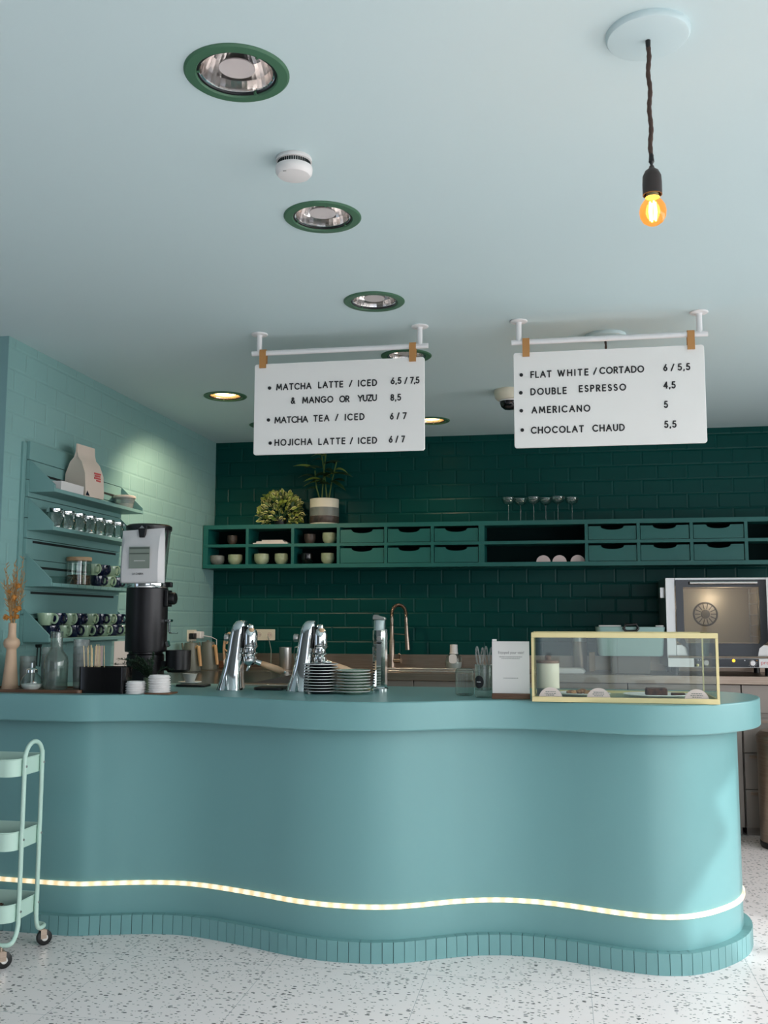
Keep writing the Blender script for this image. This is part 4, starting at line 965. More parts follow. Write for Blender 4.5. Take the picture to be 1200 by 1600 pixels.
t = thing('sink', 'steel sink bowl rim set in the worktop below the faucet', 'sink', (-0.86, 6.66, 0.9705))
MB().box(-0.34, 0.34, -0.20, -0.18, 0, 0.012).box(-0.34, 0.34, 0.11, 0.13, 0, 0.012).box(-0.34, -0.32, -0.1795, 0.1095, 0, 0.012).box(0.32, 0.34, -0.1795, 0.1095, 0, 0.012).build('rim', 'steel_light', t, bevel=0.003)
MB().box(-0.319, 0.319, -0.179, 0.109, 0.0005, 0.003).build('bowl', 'steel', t)
t = thing('soap_dispenser', 'white pump soap dispenser with round clear body on the back worktop', 'soap dispenser', (-0.71, 6.72, 0.9825))
t.location.z = 0.9712; t.location.y = 6.84; t.location.x = -0.722
MB().lathe([(0, 0), (0.045, 0), (0.056, 0.02), (0.060, 0.06), (0.050, 0.095), (0.025, 0.108), (0, 0.108)], n=28).build('bottle', 'glass_ribbed', t)
MB().lathe([(0, 0.0), (0.042, 0.002), (0.052, 0.022), (0.055, 0.05), (0, 0.05)], n=28).build('soap', 'paper', t).location.z = 0.001
MB().lathe([(0, 0.1085), (0.030, 0.1085), (0.030, 0.115), (0.027, 0.118), (0.026, 0.172), (0, 0.174)], n=24).build('pump_head', 'white', t)
MB().prism(rrect(-0.027, 0.027, 0.045, 0.107, 0.02), -0.066, -0.0605, 'xz').build('label', 'white', t)
for x, y, lb, h, m in ((-1.868, 6.62, 'tall plain steel cup on the back worktop left of the second tap', 0.152, 'steel_light'),):
    t = thing('steel_cup', lb, 'cup', (x, y, 0.9705))
    MB().lathe([(0, 0), (0.040, 0), (0.0425, 0.005), (0.043, h), (0.041, h), (0.040, 0.01), (0, 0.006)], n=32).build('cup_body', m, t)
    MB().lathe([(0.043, h-0.002), (0.0445, h), (0.041, h+0.001)], n=32).build('rim', m, t)
t = thing('milk_jug', 'steel milk jug with handle standing right beside the plain steel cup', 'jug', (-1.742, 6.70, 0.9705))
MB().lathe([(0, 0), (0.052, 0), (0.054, 0.01), (0.046, 0.11), (0.046, 0.175), (0.044, 0.175), (0.044, 0.11), (0.051, 0.012), (0, 0.008)], n=28).build('jug_body', 'steel_light', t)
MB().tube([(-0.046, -0.01, 0.16), (-0.075, -0.02, 0.15), (-0.082, -0.02, 0.10), (-0.07, -0.02, 0.05), (-0.050, -0.01, 0.045)], 0.005, 8).build('handle', 'chrome', t)
def outlet(name, lb, loc, rz, n):
    t = thing(name, lb, 'socket', loc, rz); w = 0.0405*n
    MB().prism(rrect(-w, w, -0.0405, 0.0405, 0.006), -0.010, 0.0, 'xz').build('cover_plate', 'cream', t, bevel=0.002)
    for k in range(n):
        x = -w+0.0405+0.081*k
        r_ = MB().lathe([(0.021, -0.0105), (0.024, -0.013), (0.0255, -0.0105)], (x, 0, 0), 28, axis='y').build('socket_ring', 'cream', t)
        MB().lathe([(0, -0.0102), (0.0185, -0.0102), (0.0185, -0.0112), (0, -0.0112)], (x, 0, 0), 24, axis='y').build('socket_well', 'bag_kraft', t)
        MB().box(x-0.011, x-0.007, -0.0125, -0.0115, -0.002, 0.002).box(x+0.007, x+0.011, -0.0125, -0.0115, -0.002, 0.002).build('pin_holes', 'slot', t)
    return t
t = outlet('wall_outlet', 'double socket on the dark green tiles behind the left espresso tap', (-2.135, YB-0.0008, 1.202), 0, 2)
MB().tube([(0.03, -0.02, -0.01), (0.045, -0.025, -0.05), (0.06, -0.03, -0.11), (0.075, -0.08, -0.195), (0.08, -0.12, -0.2265)], 0.0035, 6).build('plug_cord', 'bag_label', t)
t = outlet('wall_outlet', 'double socket with black plug on the teal tiles above the kettles', (XL+0.0008, 6.57, 1.20), PI/2, 2)
MB().box(-0.075, -0.02, -0.050, -0.0138, -0.022, 0.018).build('plug', 'black', t, bevel=0.004)
MB().box(0.005, 0.075, -0.07, -0.0138, -0.02, 0.03).build('charger', 'white', t, bevel=0.006)
MB().tube([(0.05, -0.072, 0.0), (0.13, -0.10, -0.01), (0.19, -0.12, -0.03), (0.17, -0.13, -0.12), (0.13, -0.14, -0.2275)], 0.0032, 6).build('charger_cord', 'white', t)

# kettles on the left worktop
def kettle(loc, rz, lb):
    t = thing('milk_kettle', lb, 'kettle', loc, rz, 'grey pitchers with wooden handles')
    MB().lathe([(0, 0), (0.066, 0), (0.068, 0.005), (0.046, 0.165), (0.045, 0.182), (0.043, 0.182), (0.043, 0.165), (0, 0.16)], n=32).build('body', 'olive', t)
    MB().lathe([(0, 0.1825), (0.044, 0.1825), (0.044, 0.188), (0.01, 0.192), (0.01, 0.2), (0, 0.202)], n=28).build('lid', 'olive', t)
    h = MB().tube([(0.044, 0, 0.155), (0.058, 0, 0.163), (0.070, 0, 0.155)], 0.010, 12).build('handle_mount', 'wood', t)
    MB().tube([(0.066, 0, 0.168), (0.074, 0, 0.12), (0.088, 0, 0.035)], [0.0115, 0.012, 0.0105], 14).build('handle', 'wood', h)
    MB().tube([(-0.05, 0, 0.12), (-0.075, 0, 0.16), (-0.082, 0, 0.185)], [0.014, 0.008, 0.006], 10).build('spout', 'olive', t)
kettle((-2.425, 6.28, 0.9695), math.radians(-22), 'grey pitcher with wooden handle nearer the black grinder')
kettle((-2.405, 6.55, 0.9695), math.radians(-22), 'grey pitcher with wooden handle nearer the green tiled corner')
t = thing('cord_coil', 'white power cord coiled on the dark worktop beside the right grey pitcher', 'cord', (-2.26, 6.60, 0.9695))
cp2 = []
for k in range(60):
    a = k*0.62; cp2.append((0.045*math.cos(a)*(0.8+0.2*math.sin(k)), 0.03*math.sin(a), 0.004+0.075*(0.5+0.5*math.sin(a*0.5+0.3*k))))
MB().tube(spline(cp2, 3), 0.0032, 6).build('coil', 'white', t)
MB().box(-0.015, 0.02, -0.02, 0.02, 0.0, 0.012).build('adapter', 'black', t)
t = thing('tan_strap_coil', 'tan looped strap with white tag standing by the corner of the green wall', 'strap', (-2.315, 6.74, 0.9705))
pts = [(-0.034, 0, 0.06), (-0.040, 0, 0.14), (-0.028, 0, 0.21), (0, 0, 0.245), (0.028, 0, 0.21), (0.036, 0, 0.14), (0.02, 0, 0.10)]
MB().tube(spline(pts, 6), 0.010, 10).tube(spline([(-0.028, -0.012, 0.13), (0, -0.012, 0.115), (0.024, -0.012, 0.15), (0.006, -0.012, 0.21), (-0.018, -0.012, 0.17)], 6), 0.006, 8).build('strap', 'wood_handle', t)
MB().box(-0.014, 0.012, -0.022, -0.0185, 0.050, 0.105).build('tag', 'white', t, bevel=0.001)
MB().box(-0.06, 0.06, -0.05, 0.05, 0, 0.052).build('stand', 'wood_dark', t, bevel=0.004)

# behind the pastry case
t = thing('storage_box', 'pale teal plastic box with black clip handle on the steel worktop', 'box', (0.452, 6.62, 0.9705))
MB().loft([[(x, y, z) for x, y in rrect(-w, w, -d, d, 0.03)] for w, d, z in ((0.195, 0.13, 0.115), (0.20, 0.135, 0.125), (0.213, 0.14, 0.29), (0.215, 0.142, 0.30))]).build('box_body', 'pale_teal', t)
MB().box(-0.20, -0.06, -0.128, -0.10, 0.3005, 0.311).box(0.155, 0.205, -0.128, -0.10, 0.3005, 0.311).build('lid_edge', 'white', t, bevel=0.004)
MB().tube([(-0.035, -0.146, 0.315), (-0.045, -0.15, 0.29), (-0.03, -0.152, 0.272), (0.03, -0.152, 0.272), (0.045, -0.15, 0.29), (0.035, -0.146, 0.315)], 0.009, 10, True).build('clip', 'black', t)
MB().box(-0.12, 0.12, -0.08, 0.08, 0.0, 0.1145).build('stand', 'oven_dark', t, bevel=0.003)
t = thing('steel_canister', 'tall narrow steel canister on the worktop seen through the pastry case', 'canister', (0.135, 6.80, 0.9705))
MB().lathe([(0, 0), (0.046, 0), (0.048, 0.005), (0.048, 0.19), (0.044, 0.20), (0, 0.20)], n=28).build('body', 'steel', t)
MB().lathe([(0, 0.2005), (0.047, 0.2005), (0.045, 0.235), (0.012, 0.24), (0.012, 0.26), (0, 0.262)], n=28).build('lid', 'steel_light', t)
tag(MB().box(0.195, 0.235, 6.78, 6.82, 0.9705, 1.10).build('wooden_block', 'wood_handle', bevel=0.004), 'small upright wooden block on the steel worktop behind the pastry case', 'block')
t = thing('folded_cloth', 'folded white cloth on the steel worktop behind the cream canister', 'cloth', (0.06, 6.62, 0.9705))
MB().loft([[(x+0.008*math.sin(y*40), y, z) for x, y in rrect(-w, w, -0.07, 0.07, 0.012)] for w, z in ((0.10, 0.0), (0.104, 0.006), (0.100, 0.016), (0.09, 0.024), (0.07, 0.030))]).build('cloth', 'paper', t)

# ------------------------------------------------------------------ on the counter: left side
ZK = ZT+0.0006
t = thing('wooden_tray', 'long dark wooden tray at the left end of the counter', 'tray', (-2.28, 4.09, ZK))
MB().prism(rrect(-0.245, 0.245, -0.115, 0.125, 0.02), 0, 0.006).build('base', 'wood_dark', t)
q = rrect(-0.245, 0.245, -0.115, 0.125, 0.02); qi = rrect(-0.237, 0.237, -0.107, 0.117, 0.014); nq = len(q)
rim = MB(); rim.add([(x, y, 0.006) for x, y in q]+[(x, y, 0.013) for x, y in q]+[(x, y, 0.006) for x, y in qi]+[(x, y, 0.013) for x, y in qi],
    [f for i in range(nq) for j in [(i+1) % nq] for f in ((i, j, nq+j, nq+i), (2*nq+i, 3*nq+i, 3*nq+j, 2*nq+j), (nq+i, nq+j, 3*nq+j, 3*nq+i))])
rim.build('rim', 'wood_dark', t)
ZTR = ZK+0.0066
t = thing('flower_vase', 'slim beige vase with ring bulge holding dried flowers', 'vase', (-2.436, 4.10, ZTR))
MB().lathe([(0, 0), (0.035, 0), (0.036, 0.004), (0.026, 0.11), (0.0215, 0.172), (0.0225, 0.178), (0.033, 0.188), (0.0365, 0.203), (0.033, 0.218), (0.0195, 0.228), (0.0165, 0.25), (0.0170, 0.293), (0.014, 0.293), (0.0135, 0.25), (0, 0.24)], n=36).build('vase_body', 'vase', t, angle=60)
t = thing('dried_flowers', 'bunch of dried straw and orange flowers standing in the beige vase', 'flowers', (-2.436, 4.10, ZTR+0.243))
sm = MB(); gr = MB(); rf = random.Random(5)
for k in range(26):
    a = rf.uniform(0, 2*PI); sp_ = rf.uniform(0.01, 0.075); H = rf.uniform(0.13, 0.37)
    e = Vector((sp_*math.cos(a)*0.8, sp_*math.sin(a)*0.5, H)); b = Vector((0.006*math.cos(a), 0.006*math.sin(a), 0.0475))
    m_ = Vector((0.0085*math.cos(a), 0.0085*math.sin(a), 0.052)); pts = spline([b, m_, m_.lerp(e, 0.5)+Vector((0, 0, 0.012)), e], 4); sm.tube(pts, 0.0011, 5)
    for j in range(9):
        p = m_.lerp(e, 0.35+0.65*j/9)+Vector((0, 0, 0.01)); gr.leaf(p, p+Vector((rf.uniform(-.022, .022), rf.uniform(-.012, .012), rf.uniform(0.01, 0.032))), 0.004, 0, (0, -1, 0.2), 0, None, 2)
for x, y, z, r in ((0.008, -0.012, 0.165, 0.014), (0.028, -0.012, 0.218, 0.012), (0.036, -0.014, 0.115, 0.013), (0.022, -0.014, 0.105, 0.010), (-0.024, -0.01, 0.075, 0.012), (0.026, -0.01, 0.078, 0.012), (-0.012, -0.012, 0.19, 0.008), (0.0, -0.014, 0.075, 0.010)):
    hd = MB(); r *= 0.85; hd.ball((x, y, z), r, r, r*1.1, 12, 8)
    for j in range(10):
        a = rf.uniform(0, 2*PI); hd.leaf((x, y-0.002, z), (x+r*1.8*math.cos(a), y-0.008, z+r*1.7*math.sin(a)), r*0.7, 0, (0, -1, 0), 0, None, 2)
    hd.build('flower_head', 'orange_dry', t, recalc=False)
sm.build('stems', 'straw', t); gr.build('grass_heads', 'straw', t, recalc=False);
t = thing('sugar_dispenser', 'round glass sugar dispenser with metal spout on the wooden tray', 'sugar dispenser', (-2.300, 4.045, ZTR))
MB().lathe([(0, 0), (0.030, 0), (0.043, 0.012), (0.047, 0.034), (0.040, 0.056), (0.024, 0.072), (0.022, 0.076), (0.021, 0.076), (0.023, 0.071), (0.039, 0.055), (0.0455, 0.034), (0.042, 0.013), (0, 0.003)], n=32).build('glass_body', 'glass', t)
MB().lathe([(0, 0.0035), (0.030, 0.0035), (0.041, 0.014), (0.044, 0.026), (0, 0.031)], n=28).build('sugar', 'sugar', t)
MB().lathe([(0, 0.0765), (0.0245, 0.0765), (0.0245, 0.088), (0.018, 0.094), (0.006, 0.098), (0.006, 0.118), (0.004, 0.118), (0, 0.116)], n=28).build('metal_cap', 'chrome', t)
MB().tube([(0, 0, 0.076), (0, 0, 0.032)], 0.0042, 8).build('inner_tube', 'steel_light', t)
def tumbler(loc, lb, r=0.036, h=0.095, grp='clear plastic tumblers stacked on the wooden tray'):
    t = thing('tumbler', lb, 'tumbler', loc, 0, grp)
    MB().lathe([(0, 0), (r*0.84, 0), (r*0.86, 0.003), (r, h), (r*0.965, h), (r*0.83, 0.005), (0, 0.004)], n=28).build('cup_wall', 'plastic_clear', t, angle=50)
    MB().lathe([(r*1.0, h-0.002), (r*1.025, h), (r*0.99, h+0.002), (r*0.965, h)], n=28).build('lip', 'glass_thin', t)
    return t
def stack(x, y, n, name, r=0.036, h=0.095, step=0.031):
    t0 = None
    for k in range(n):
        lb = '%s tumbler %s' % ('bottom' if k == 0 else ('top' if k == n-1 else NTH[k]+' lowest'), name)
        z = ZTR+k*step
        if t0 is None: t0 = tumbler((x, y, z), lb, r, h)
        else: dup(t0, (x, y, z), None, lb)
stack(-2.385, 4.155, 3, 'of the short clear stack right of the vase', step=0.024)
stack(-2.13, 4.165, 5, 'of the tall clear stack behind the wooden sticks')
stack(-2.305, 4.20, 4, 'of the clear stack behind the sugar dispenser', step=0.029)
t = thing('glass_carafe', 'large clear glass carafe with narrow neck on the wooden tray', 'carafe', (-2.214, 4.095, ZTR))
MB().lathe([(0, 0), (0.050, 0), (0.053, 0.004), (0.054, 0.12), (0.050, 0.145), (0.032, 0.168), (0.0265, 0.185), (0.0265, 0.252), (0.025, 0.252), (0.025, 0.185), (0.030, 0.166), (0.0485, 0.143), (0.0525, 0.119), (0.0515, 0.006), (0, 0.004)], n=36).build('carafe_body', 'glass_ribbed', t, angle=50)
MB().lathe([(0.026, 0.250), (0.029, 0.253), (0.026, 0.256), (0.0245, 0.253), (0.026, 0.250)], n=28).build('lip', 'glass_thin', t)
t = thing('stick_caddy', 'glossy black oblong caddy holding wooden sticks on the counter', 'caddy', (-1.950, 4.045, ZK))
w, d, h = 0.107, 0.048, 0.112
q = rrect(-w, w, -d, d, 0.02); qi = rrect(-w+0.004, w-0.004, -d+0.004, d-0.004, 0.016); nq = len(q)
b = MB(); b.add([(x, y, 0) for x, y in q]+[(x*1.01, y*1.02, h) for x, y in q]+[(x, y, 0.006) for x, y in qi]+[(x*1.01, y*1.02, h) for x, y in qi],
    [list(range(nq))[::-1], [2*nq+i for i in range(nq)]]+[f for i in range(nq) for j in [(i+1) % nq] for f in ((i, j, nq+j, nq+i), (2*nq+i, 3*nq+i, 3*nq+j, 2*nq+j), (nq+i, nq+j, 3*nq+j, 3*nq+i))])
b.build('box_wall', 'black_gloss', t, bevel=0.0)
MB().box(-0.0015, 0.0015, -d+0.005, d-0.005, 0.0065, h-0.004).build('divider', 'black', t)
st0 = None; rs = random.Random(9)
for k in range(13):
    bx = -2.040+0.0058*k+rs.uniform(-.001, .001); ry = rs.uniform(-0.035, 0.02)-0.05*(1-k/13); rx = rs.uniform(-0.05, 0.05)
    lb = '%s wooden stick from the left in the glossy black caddy' % NTH[k]
    loc = (bx+0.003, 4.045+rs.uniform(-.028, .028), ZK+0.0075)
    if st0 is None:
        st0 = tag(MB().box(-0.0023, 0.0023, -0.0008, 0.0008, 0, 0.194).build('wooden_stick', 'stick', bevel=0.0006), lb, 'stick', 'wooden sticks in the black caddy'); st0.location = loc; st0.rotation_euler = (rx, ry, 0)
    else:
        c = st0.copy(); COL.objects.link(c); c.location = loc; c.rotation_euler = (rx, ry, rs.uniform(-.4, .4)); c['label'] = lb; c.scale = (1, 1, rs.uniform(0.95, 1.04))
t = thing('potted_fern', 'small dark feathery fern in a pale green pot behind the cup lids', 'plant', (-1.80, 4.19, ZK))
MB().lathe([(0, 0), (0.030, 0), (0.036, 0.058), (0.033, 0.058), (0.029, 0.045), (0, 0.045)], n=28).build('pot', 'sage', t)
ff = MB(); rr_ = random.Random(4)
for k in range(22):
    a = rr_.uniform(0, 2*PI) if k > 6 else rr_.uniform(2.5, 3.9); L = rr_.uniform(0.09, 0.185); H = rr_.uniform(0.04, 0.125)
    p0 = Vector((0.008*math.cos(a), 0.008*math.sin(a), 0.045)); e = Vector((L*math.cos(a), 0.55*L*math.sin(a), 0.05+H))
    pts = spline([p0, p0.lerp(e, 0.5)+Vector((0, 0, 0.028)), e], 9); ff.tube(pts, 0.0009, 4)
    for i in range(3, len(pts)):
        ww = 0.018*(1-abs(i/len(pts)-0.6))
        for s_ in (-1, 1):
            for j in range(2):
                d_ = Vector((rr_.uniform(-.5, .5), s_*rr_.uniform(.3, 1), rr_.uniform(-.3, .5))); d_ = d_.normalized()*ww*rr_.uniform(.7, 1.3)+(pts[i]-pts[i-1]).normalized()*0.008
                ff.leaf(pts[i], pts[i]+d_, 0.0045, 0.0, (0, 0, 1), 0, None, 2)
ff.build('fronds', 'fern', t, recalc=False)
tag(MB().prism(rrect(-1.745, -1.632, 3.985, 4.085, 0.004), ZK, ZK+0.006).build('wooden_board', 'wood_dark', bevel=0.001), 'small dark wooden board under the taller pile of white lids', 'board')
def lid(loc, lb, r, h):
    t = thing('cup_lid', lb, 'lid', loc, 0, 'white paper cup lids piled on the counter')
    MB().lathe([(0, h*0.5), (r*0.62, h*0.5), (r*0.66, h), (r*0.86, h), (r*0.93, h*0.45), (r, h*0.35), (r, 0.0), (r*0.96, 0.0), (r*0.90, h*0.4), (0, h*0.4)], n=36).build('cap', 'white', t, angle=40)
    MB().lathe([(r*1.0, h*0.05), (r*1.02, h*0.15), (r*1.0, h*0.3), (r*0.99, h*0.15)], n=36).build('rolled_edge', 'white', t)
    return t
for (x, y, n, r, z0, nm) in ((-1.800, 4.025, 5, 0.043, ZK, 'of the lower pile of white cup lids left'), (-1.697, 4.035, 7, 0.047, ZK+0.0065, 'of the taller pile of white cup lids right')):
    t0 = None
    for k in range(n):
        lb = '%s lid %s' % (ORD[n-1-k] + ('' if k == n-1 else ' from top') if k else 'lowest', nm)
        s_ = (x+random.uniform(-.0015, .0015), y, z0+k*0.0102)
        if t0 is None: t0 = lid(s_, lb, r, 0.0115)
        else: dup(t0, s_, (0, 0, random.uniform(0, 3)), lb)

# coffee grinder
t = thing('coffee_grinder', 'tall black cylindrical coffee grinder with hopper on the counter', 'coffee grinder', (-2.002, 4.58, ZK))
MB().lathe([(0, 0), (0.088, 0), (0.090, 0.004), (0.090, 0.145), (0.084, 0.150), (0, 0.150)], n=48).build('base', 'black_metal', t)
MB().lathe([(0, 0.1505), (0.082, 0.1505), (0.082, 0.158), (0.100, 0.160), (0.101, 0.166), (0.101, 0.468), (0.098, 0.472), (0, 0.472)], n=56).build('body', 'black_metal', t)
MB().lathe([(0, 0.4725), (0.099, 0.4725), (0.100, 0.476), (0.100, 0.493), (0.096, 0.496), (0, 0.496)], n=56).build('collar', 'chrome', t)
MB().lathe([(0.084, 0.4965), (0.088, 0.52), (0.106, 0.755), (0.104, 0.755), (0.086, 0.52), (0.082, 0.4965)], n=48).build('hopper', 'glass_ribbed', t)
MB().lathe([(0.1065, 0.755), (0.110, 0.755), (0.112, 0.760), (0.112, 0.776), (0.10, 0.784), (0.03, 0.787), (0, 0.787)], n=48).lathe([(0, 0.752), (0.104, 0.752), (0.104, 0.754), (0, 0.754)], n=48).build('hopper_lid', 'black', t)
MB().tube([(0.107, -0.02, 0.755), (0.104, -0.025, 0.70), (0.096, -0.03, 0.63), (0.088, -0.03, 0.565)], 0.006, 8).build('hopper_strap', 'black', t)
MB().box(0.100, 0.118, -0.03, 0.03, 0.38, 0.46).build('dial_mount', 'black', t, bevel=0.003)
dl = MB().lathe([(0, 0.118), (0.030, 0.118), (0.030, 0.142), (0.026, 0.148), (0, 0.148)], (0, 0, 0.42), 24, axis='x')
dl.build('dial', 'black', t)
MB().box(0.090, 0.128, -0.012, 0.012, 0.475, 0.500).build('latch', 'black', t, bevel=0.003)
MB().tube([(0.104, 0.0, 0.31), (0.118, 0, 0.30), (0.118, 0, 0.255)], 0.006, 10).build('chute', 'chrome', t)
MB().box(0.100, 0.130, -0.02, 0.02, 0.305, 0.318).build('chute_mount', 'chrome', t, bevel=0.002)
MB().tube([(0.118, 0, 0.252), (0.165, -0.005, 0.252)], 0.003, 8).build('fork_pin', 'chrome', t)
MB().obox((0.113, 0, 0.198), (0.004, 0, -0.012), (0, 0.012, 0), (0.006, 0, 0.004)).build('lever', 'chrome', t)
MB().lathe([(0, 0.062), (0.050, 0.062), (0.060, 0.075), (0.062, 0.168), (0.057, 0.168), (0.055, 0.08), (0, 0.07)], (0.165, 0.01, 0), 36).build('catch_cup', 'black', t)
MB().box(0.085, 0.12, -0.015, 0.015, 0.07, 0.115).build('arm', 'black', t)
t = thing('coffee_bag', 'large white coffee bag with grey label clipped in front of the grinder hopper', 'bag', (-1.962, 4.425, ZK+0.490))
w = 0.110; secs = []
for z, dd, ww in ((0, 0.030, w), (0.006, 0.034, w*1.015), (0.06, 0.038, w*1.01), (0.15, 0.032, w*1.0), (0.21, 0.016, w*0.99), (0.235, 0.005, w*0.975), (0.258, 0.002, w*0.97)):
    zt_ = lambda x: z+(0.0 if z < 0.2 else (x/w)*0.006)
    secs.append([(x*ww, y*dd, zt_(x*ww)) for x, y in ((-1, -0.15), (-0.82, -1), (-0.4, -1.05), (0, -1.1), (0.4, -1.05), (0.82, -1), (1, -0.15), (1, 0.15), (0.82, 1), (0, 1.1), (-0.82, 1), (-1, 0.15))])
MB().loft(secs).build('pouch', 'bag_white', t, angle=25)
MB().box(-0.052, 0.052, -0.0440, -0.0425, 0.068, 0.172).build('label', 'bag_label', t)
MB().box(-0.050, 0.050, -0.0446, -0.0442, 0.160, 0.169).box(-0.050, 0.050, -0.0446, -0.0442, 0.136, 0.142).build('label_bands', 'bag_label_dark', t)
MB().box(-0.026, 0.030, -0.0446, -0.0442, 0.103, 0.106).build('label_line', 'paper', t)
text_mesh('LA CABRA', 0.0150, (-0.034, -0.0434, 0.038), 'bag_ink', t, sx=0.82)
MB().prism([(-0.020, 0.262), (0.020, 0.262), (0.013, 0.218), (-0.013, 0.218)], -0.022, -0.006, 'xz').prism([(-0.024, 0.2625), (0.024, 0.2625), (0.024, 0.276), (-0.024, 0.276)], -0.022, 0.016, 'xz').build('clip', 'black', t, bevel=0.002)
MB().prism([(-0.013, 0.262), (0.013, 0.262), (0, 0.276)], -0.0235, -0.0225, 'xz').build('clip_mark', 'steel_light', t)
t = thing('saucer_set', 'small white cup on a saucer right of the grinder base', 'cup', (-1.80, 4.655, ZK))
MB().lathe([(0, 0), (0.03, 0), (0.058, 0.010), (0.057, 0.013), (0.028, 0.004), (0, 0.004)], n=32).build('saucer', 'plate_rim', t)
MB().lathe([(0, 0.005), (0.020, 0.005), (0.036, 0.05), (0.034, 0.05), (0.019, 0.008), (0, 0.008)], n=28).build('cup_body', 'plate_rim', t)
MB().lathe([(0.036, 0.049), (0.0375, 0.051), (0.035, 0.052)], n=28).build('rim', 'plate_rim', t)
tag(MB().prism(rrect(-1.80, -1.65, 4.46, 4.56, 0.02), ZK, ZK+0.010).build('black_mat', 'black', bevel=0.002), 'flat black rubber mat on the counter right of the grinder', 'mat')
# ------------------------------------------------------------------ espresso taps
def espresso(x, label):
    t = thing('espresso_tap', label, 'espresso machine', (x, 4.34, ZK), 0, 'chrome espresso taps')
    secs = []
    for z, cx, hw, cy, hd in ((0, 0.0, 0.060, 0, 0.062), (0.012, 0.001, 0.058, 0, 0.060), (0.05, 0.005, 0.0495, 0, 0.052), (0.11, 0.013, 0.041, 0, 0.045), (0.17, 0.021, 0.036, 0, 0.041), (0.23, 0.028, 0.034, 0, 0.040), (0.27, 0.034, 0.032, 0.002, 0.040), (0.295, 0.040, 0.028, 0.004, 0.038), (0.308, 0.045, 0.023, 0.006, 0.034), (0.313, 0.048, 0.016, 0.008, 0.028)):
        ring = []
        for k in range(28):
            a = 2*PI*k/28; c, s_ = math.cos(a), math.sin(a); e = 0.62
            ring.append((cx+hw*math.copysign(abs(c)**e, c), cy+hd*math.copysign(abs(s_)**e, s_), z))
        secs.append(ring)
    MB().loft(secs).build('column', 'chrome', t, angle=50)
    MB().prism([(-0.008, 0.001), (0.008, 0.001), (0.0, 0.072)], -0.068, -0.0615, 'xz').build('front_rib', 'chrome', t, bevel=0.002)
    # recessed dark side cheek and group head on the right
    MB().prism([(0.052, 0.19), (0.060, 0.19), (0.070, 0.265), (0.066, 0.29), (0.058, 0.285)], -0.035, 0.035, 'xz').build('side_cheek', 'black', t, bevel=0.003)
    hd_ = MB().lathe([(0, 0.150), (0.024, 0.150), (0.026, 0.160), (0.026, 0.185), (0.031, 0.190), (0.033, 0.205), (0.033, 0.255), (0.029, 0.268), (0.018, 0.275), (0.016, 0.290), (0.008, 0.296), (0, 0.297)], (0.088, 0.0, 0), 32).build('group_head', 'chrome', t)
    MB().lathe([(0, 0.0), (0.010, 0.0), (0.012, 0.004), (0.012, 0.016), (0, 0.018)], (0.100, -0.020, 0.262), 16).build('head_cap', 'wood_handle', hd_)
    for z in (0.165, 0.198): MB().lathe([(0.034, z-0.003), (0.038, z), (0.034, z+0.003), (0.030, z)], (0.088, 0, 0), 32).build('collar_ring', 'chrome', hd_)
    MB().tube([(0.110, -0.030, 0.228), (0.120, -0.034, 0.170), (0.116, -0.034, 0.165), (0.072, -0.034, 0.165), (0.070, -0.03, 0.225)], 0.0022, 6).build('guard_wire', 'black', hd_)
    pf = MB().lathe([(0, 0.112), (0.020, 0.112), (0.029, 0.122), (0.031, 0.130), (0.031, 0.149), (0, 0.149)], (0.088, 0, 0), 28).build('portafilter', 'chrome', t)
    MB().tube([(0.112, 0.008, 0.128), (0.136, 0.018, 0.118)], [0.011, 0.012], 14).build('neck', 'chrome', pf)
    MB().tube([(0.134, 0.017, 0.1185), (0.15, 0.024, 0.112), (0.20, 0.046, 0.092), (0.222, 0.056, 0.083), (0.232, 0.060, 0.079)], [0.012, 0.0145, 0.0165, 0.015, 0.006], 16).build('handle', 'wood_handle', pf)
    MB().tube([(0.232, 0.060, 0.079), (0.240, 0.0635, 0.076)], [0.008, 0.006], 10).build('handle_cap', 'chrome', pf)
    MB().tube([(0.088, 0, 0.113), (0.084, -0.012, 0.098), (0.080, -0.014, 0.084)], [0.007, 0.006, 0.005], 10).build('spout', 'chrome', pf)
    # steam knob at the back left
    MB().lathe([(0, 0), (0.016, 0), (0.018, -0.004), (0.018, -0.020), (0, -0.022)], (-0.012, 0.0, 0.235), 20, axis='x').build('back_knob', 'steel_light', t)
espresso(-1.480, 'left chrome espresso tap with wooden handled portafilter on the counter')
espresso(-1.152, 'right chrome espresso tap partly behind the navy plate stack')
t = thing('drip_tray', 'thin steel drip tray at the rear counter edge between the espresso taps', 'tray', (-1.41, 4.655, ZK))
MB().prism(rrect(-0.125, 0.135, -0.055, 0.055, 0.008), 0, 0.006).build('plate', 'steel_light', t, bevel=0.001)
MB().box(-0.10, 0.11, -0.040, 0.040, 0.0062, 0.0075).build('grid', 'steel', t)
tag(MB().prism(rrect(-1.372, -1.235, 4.325, 4.46, 0.02), ZK, ZK+0.012).build('tamping_mat', 'black', bevel=0.003), 'black tamping mat between the espresso taps', 'mat')

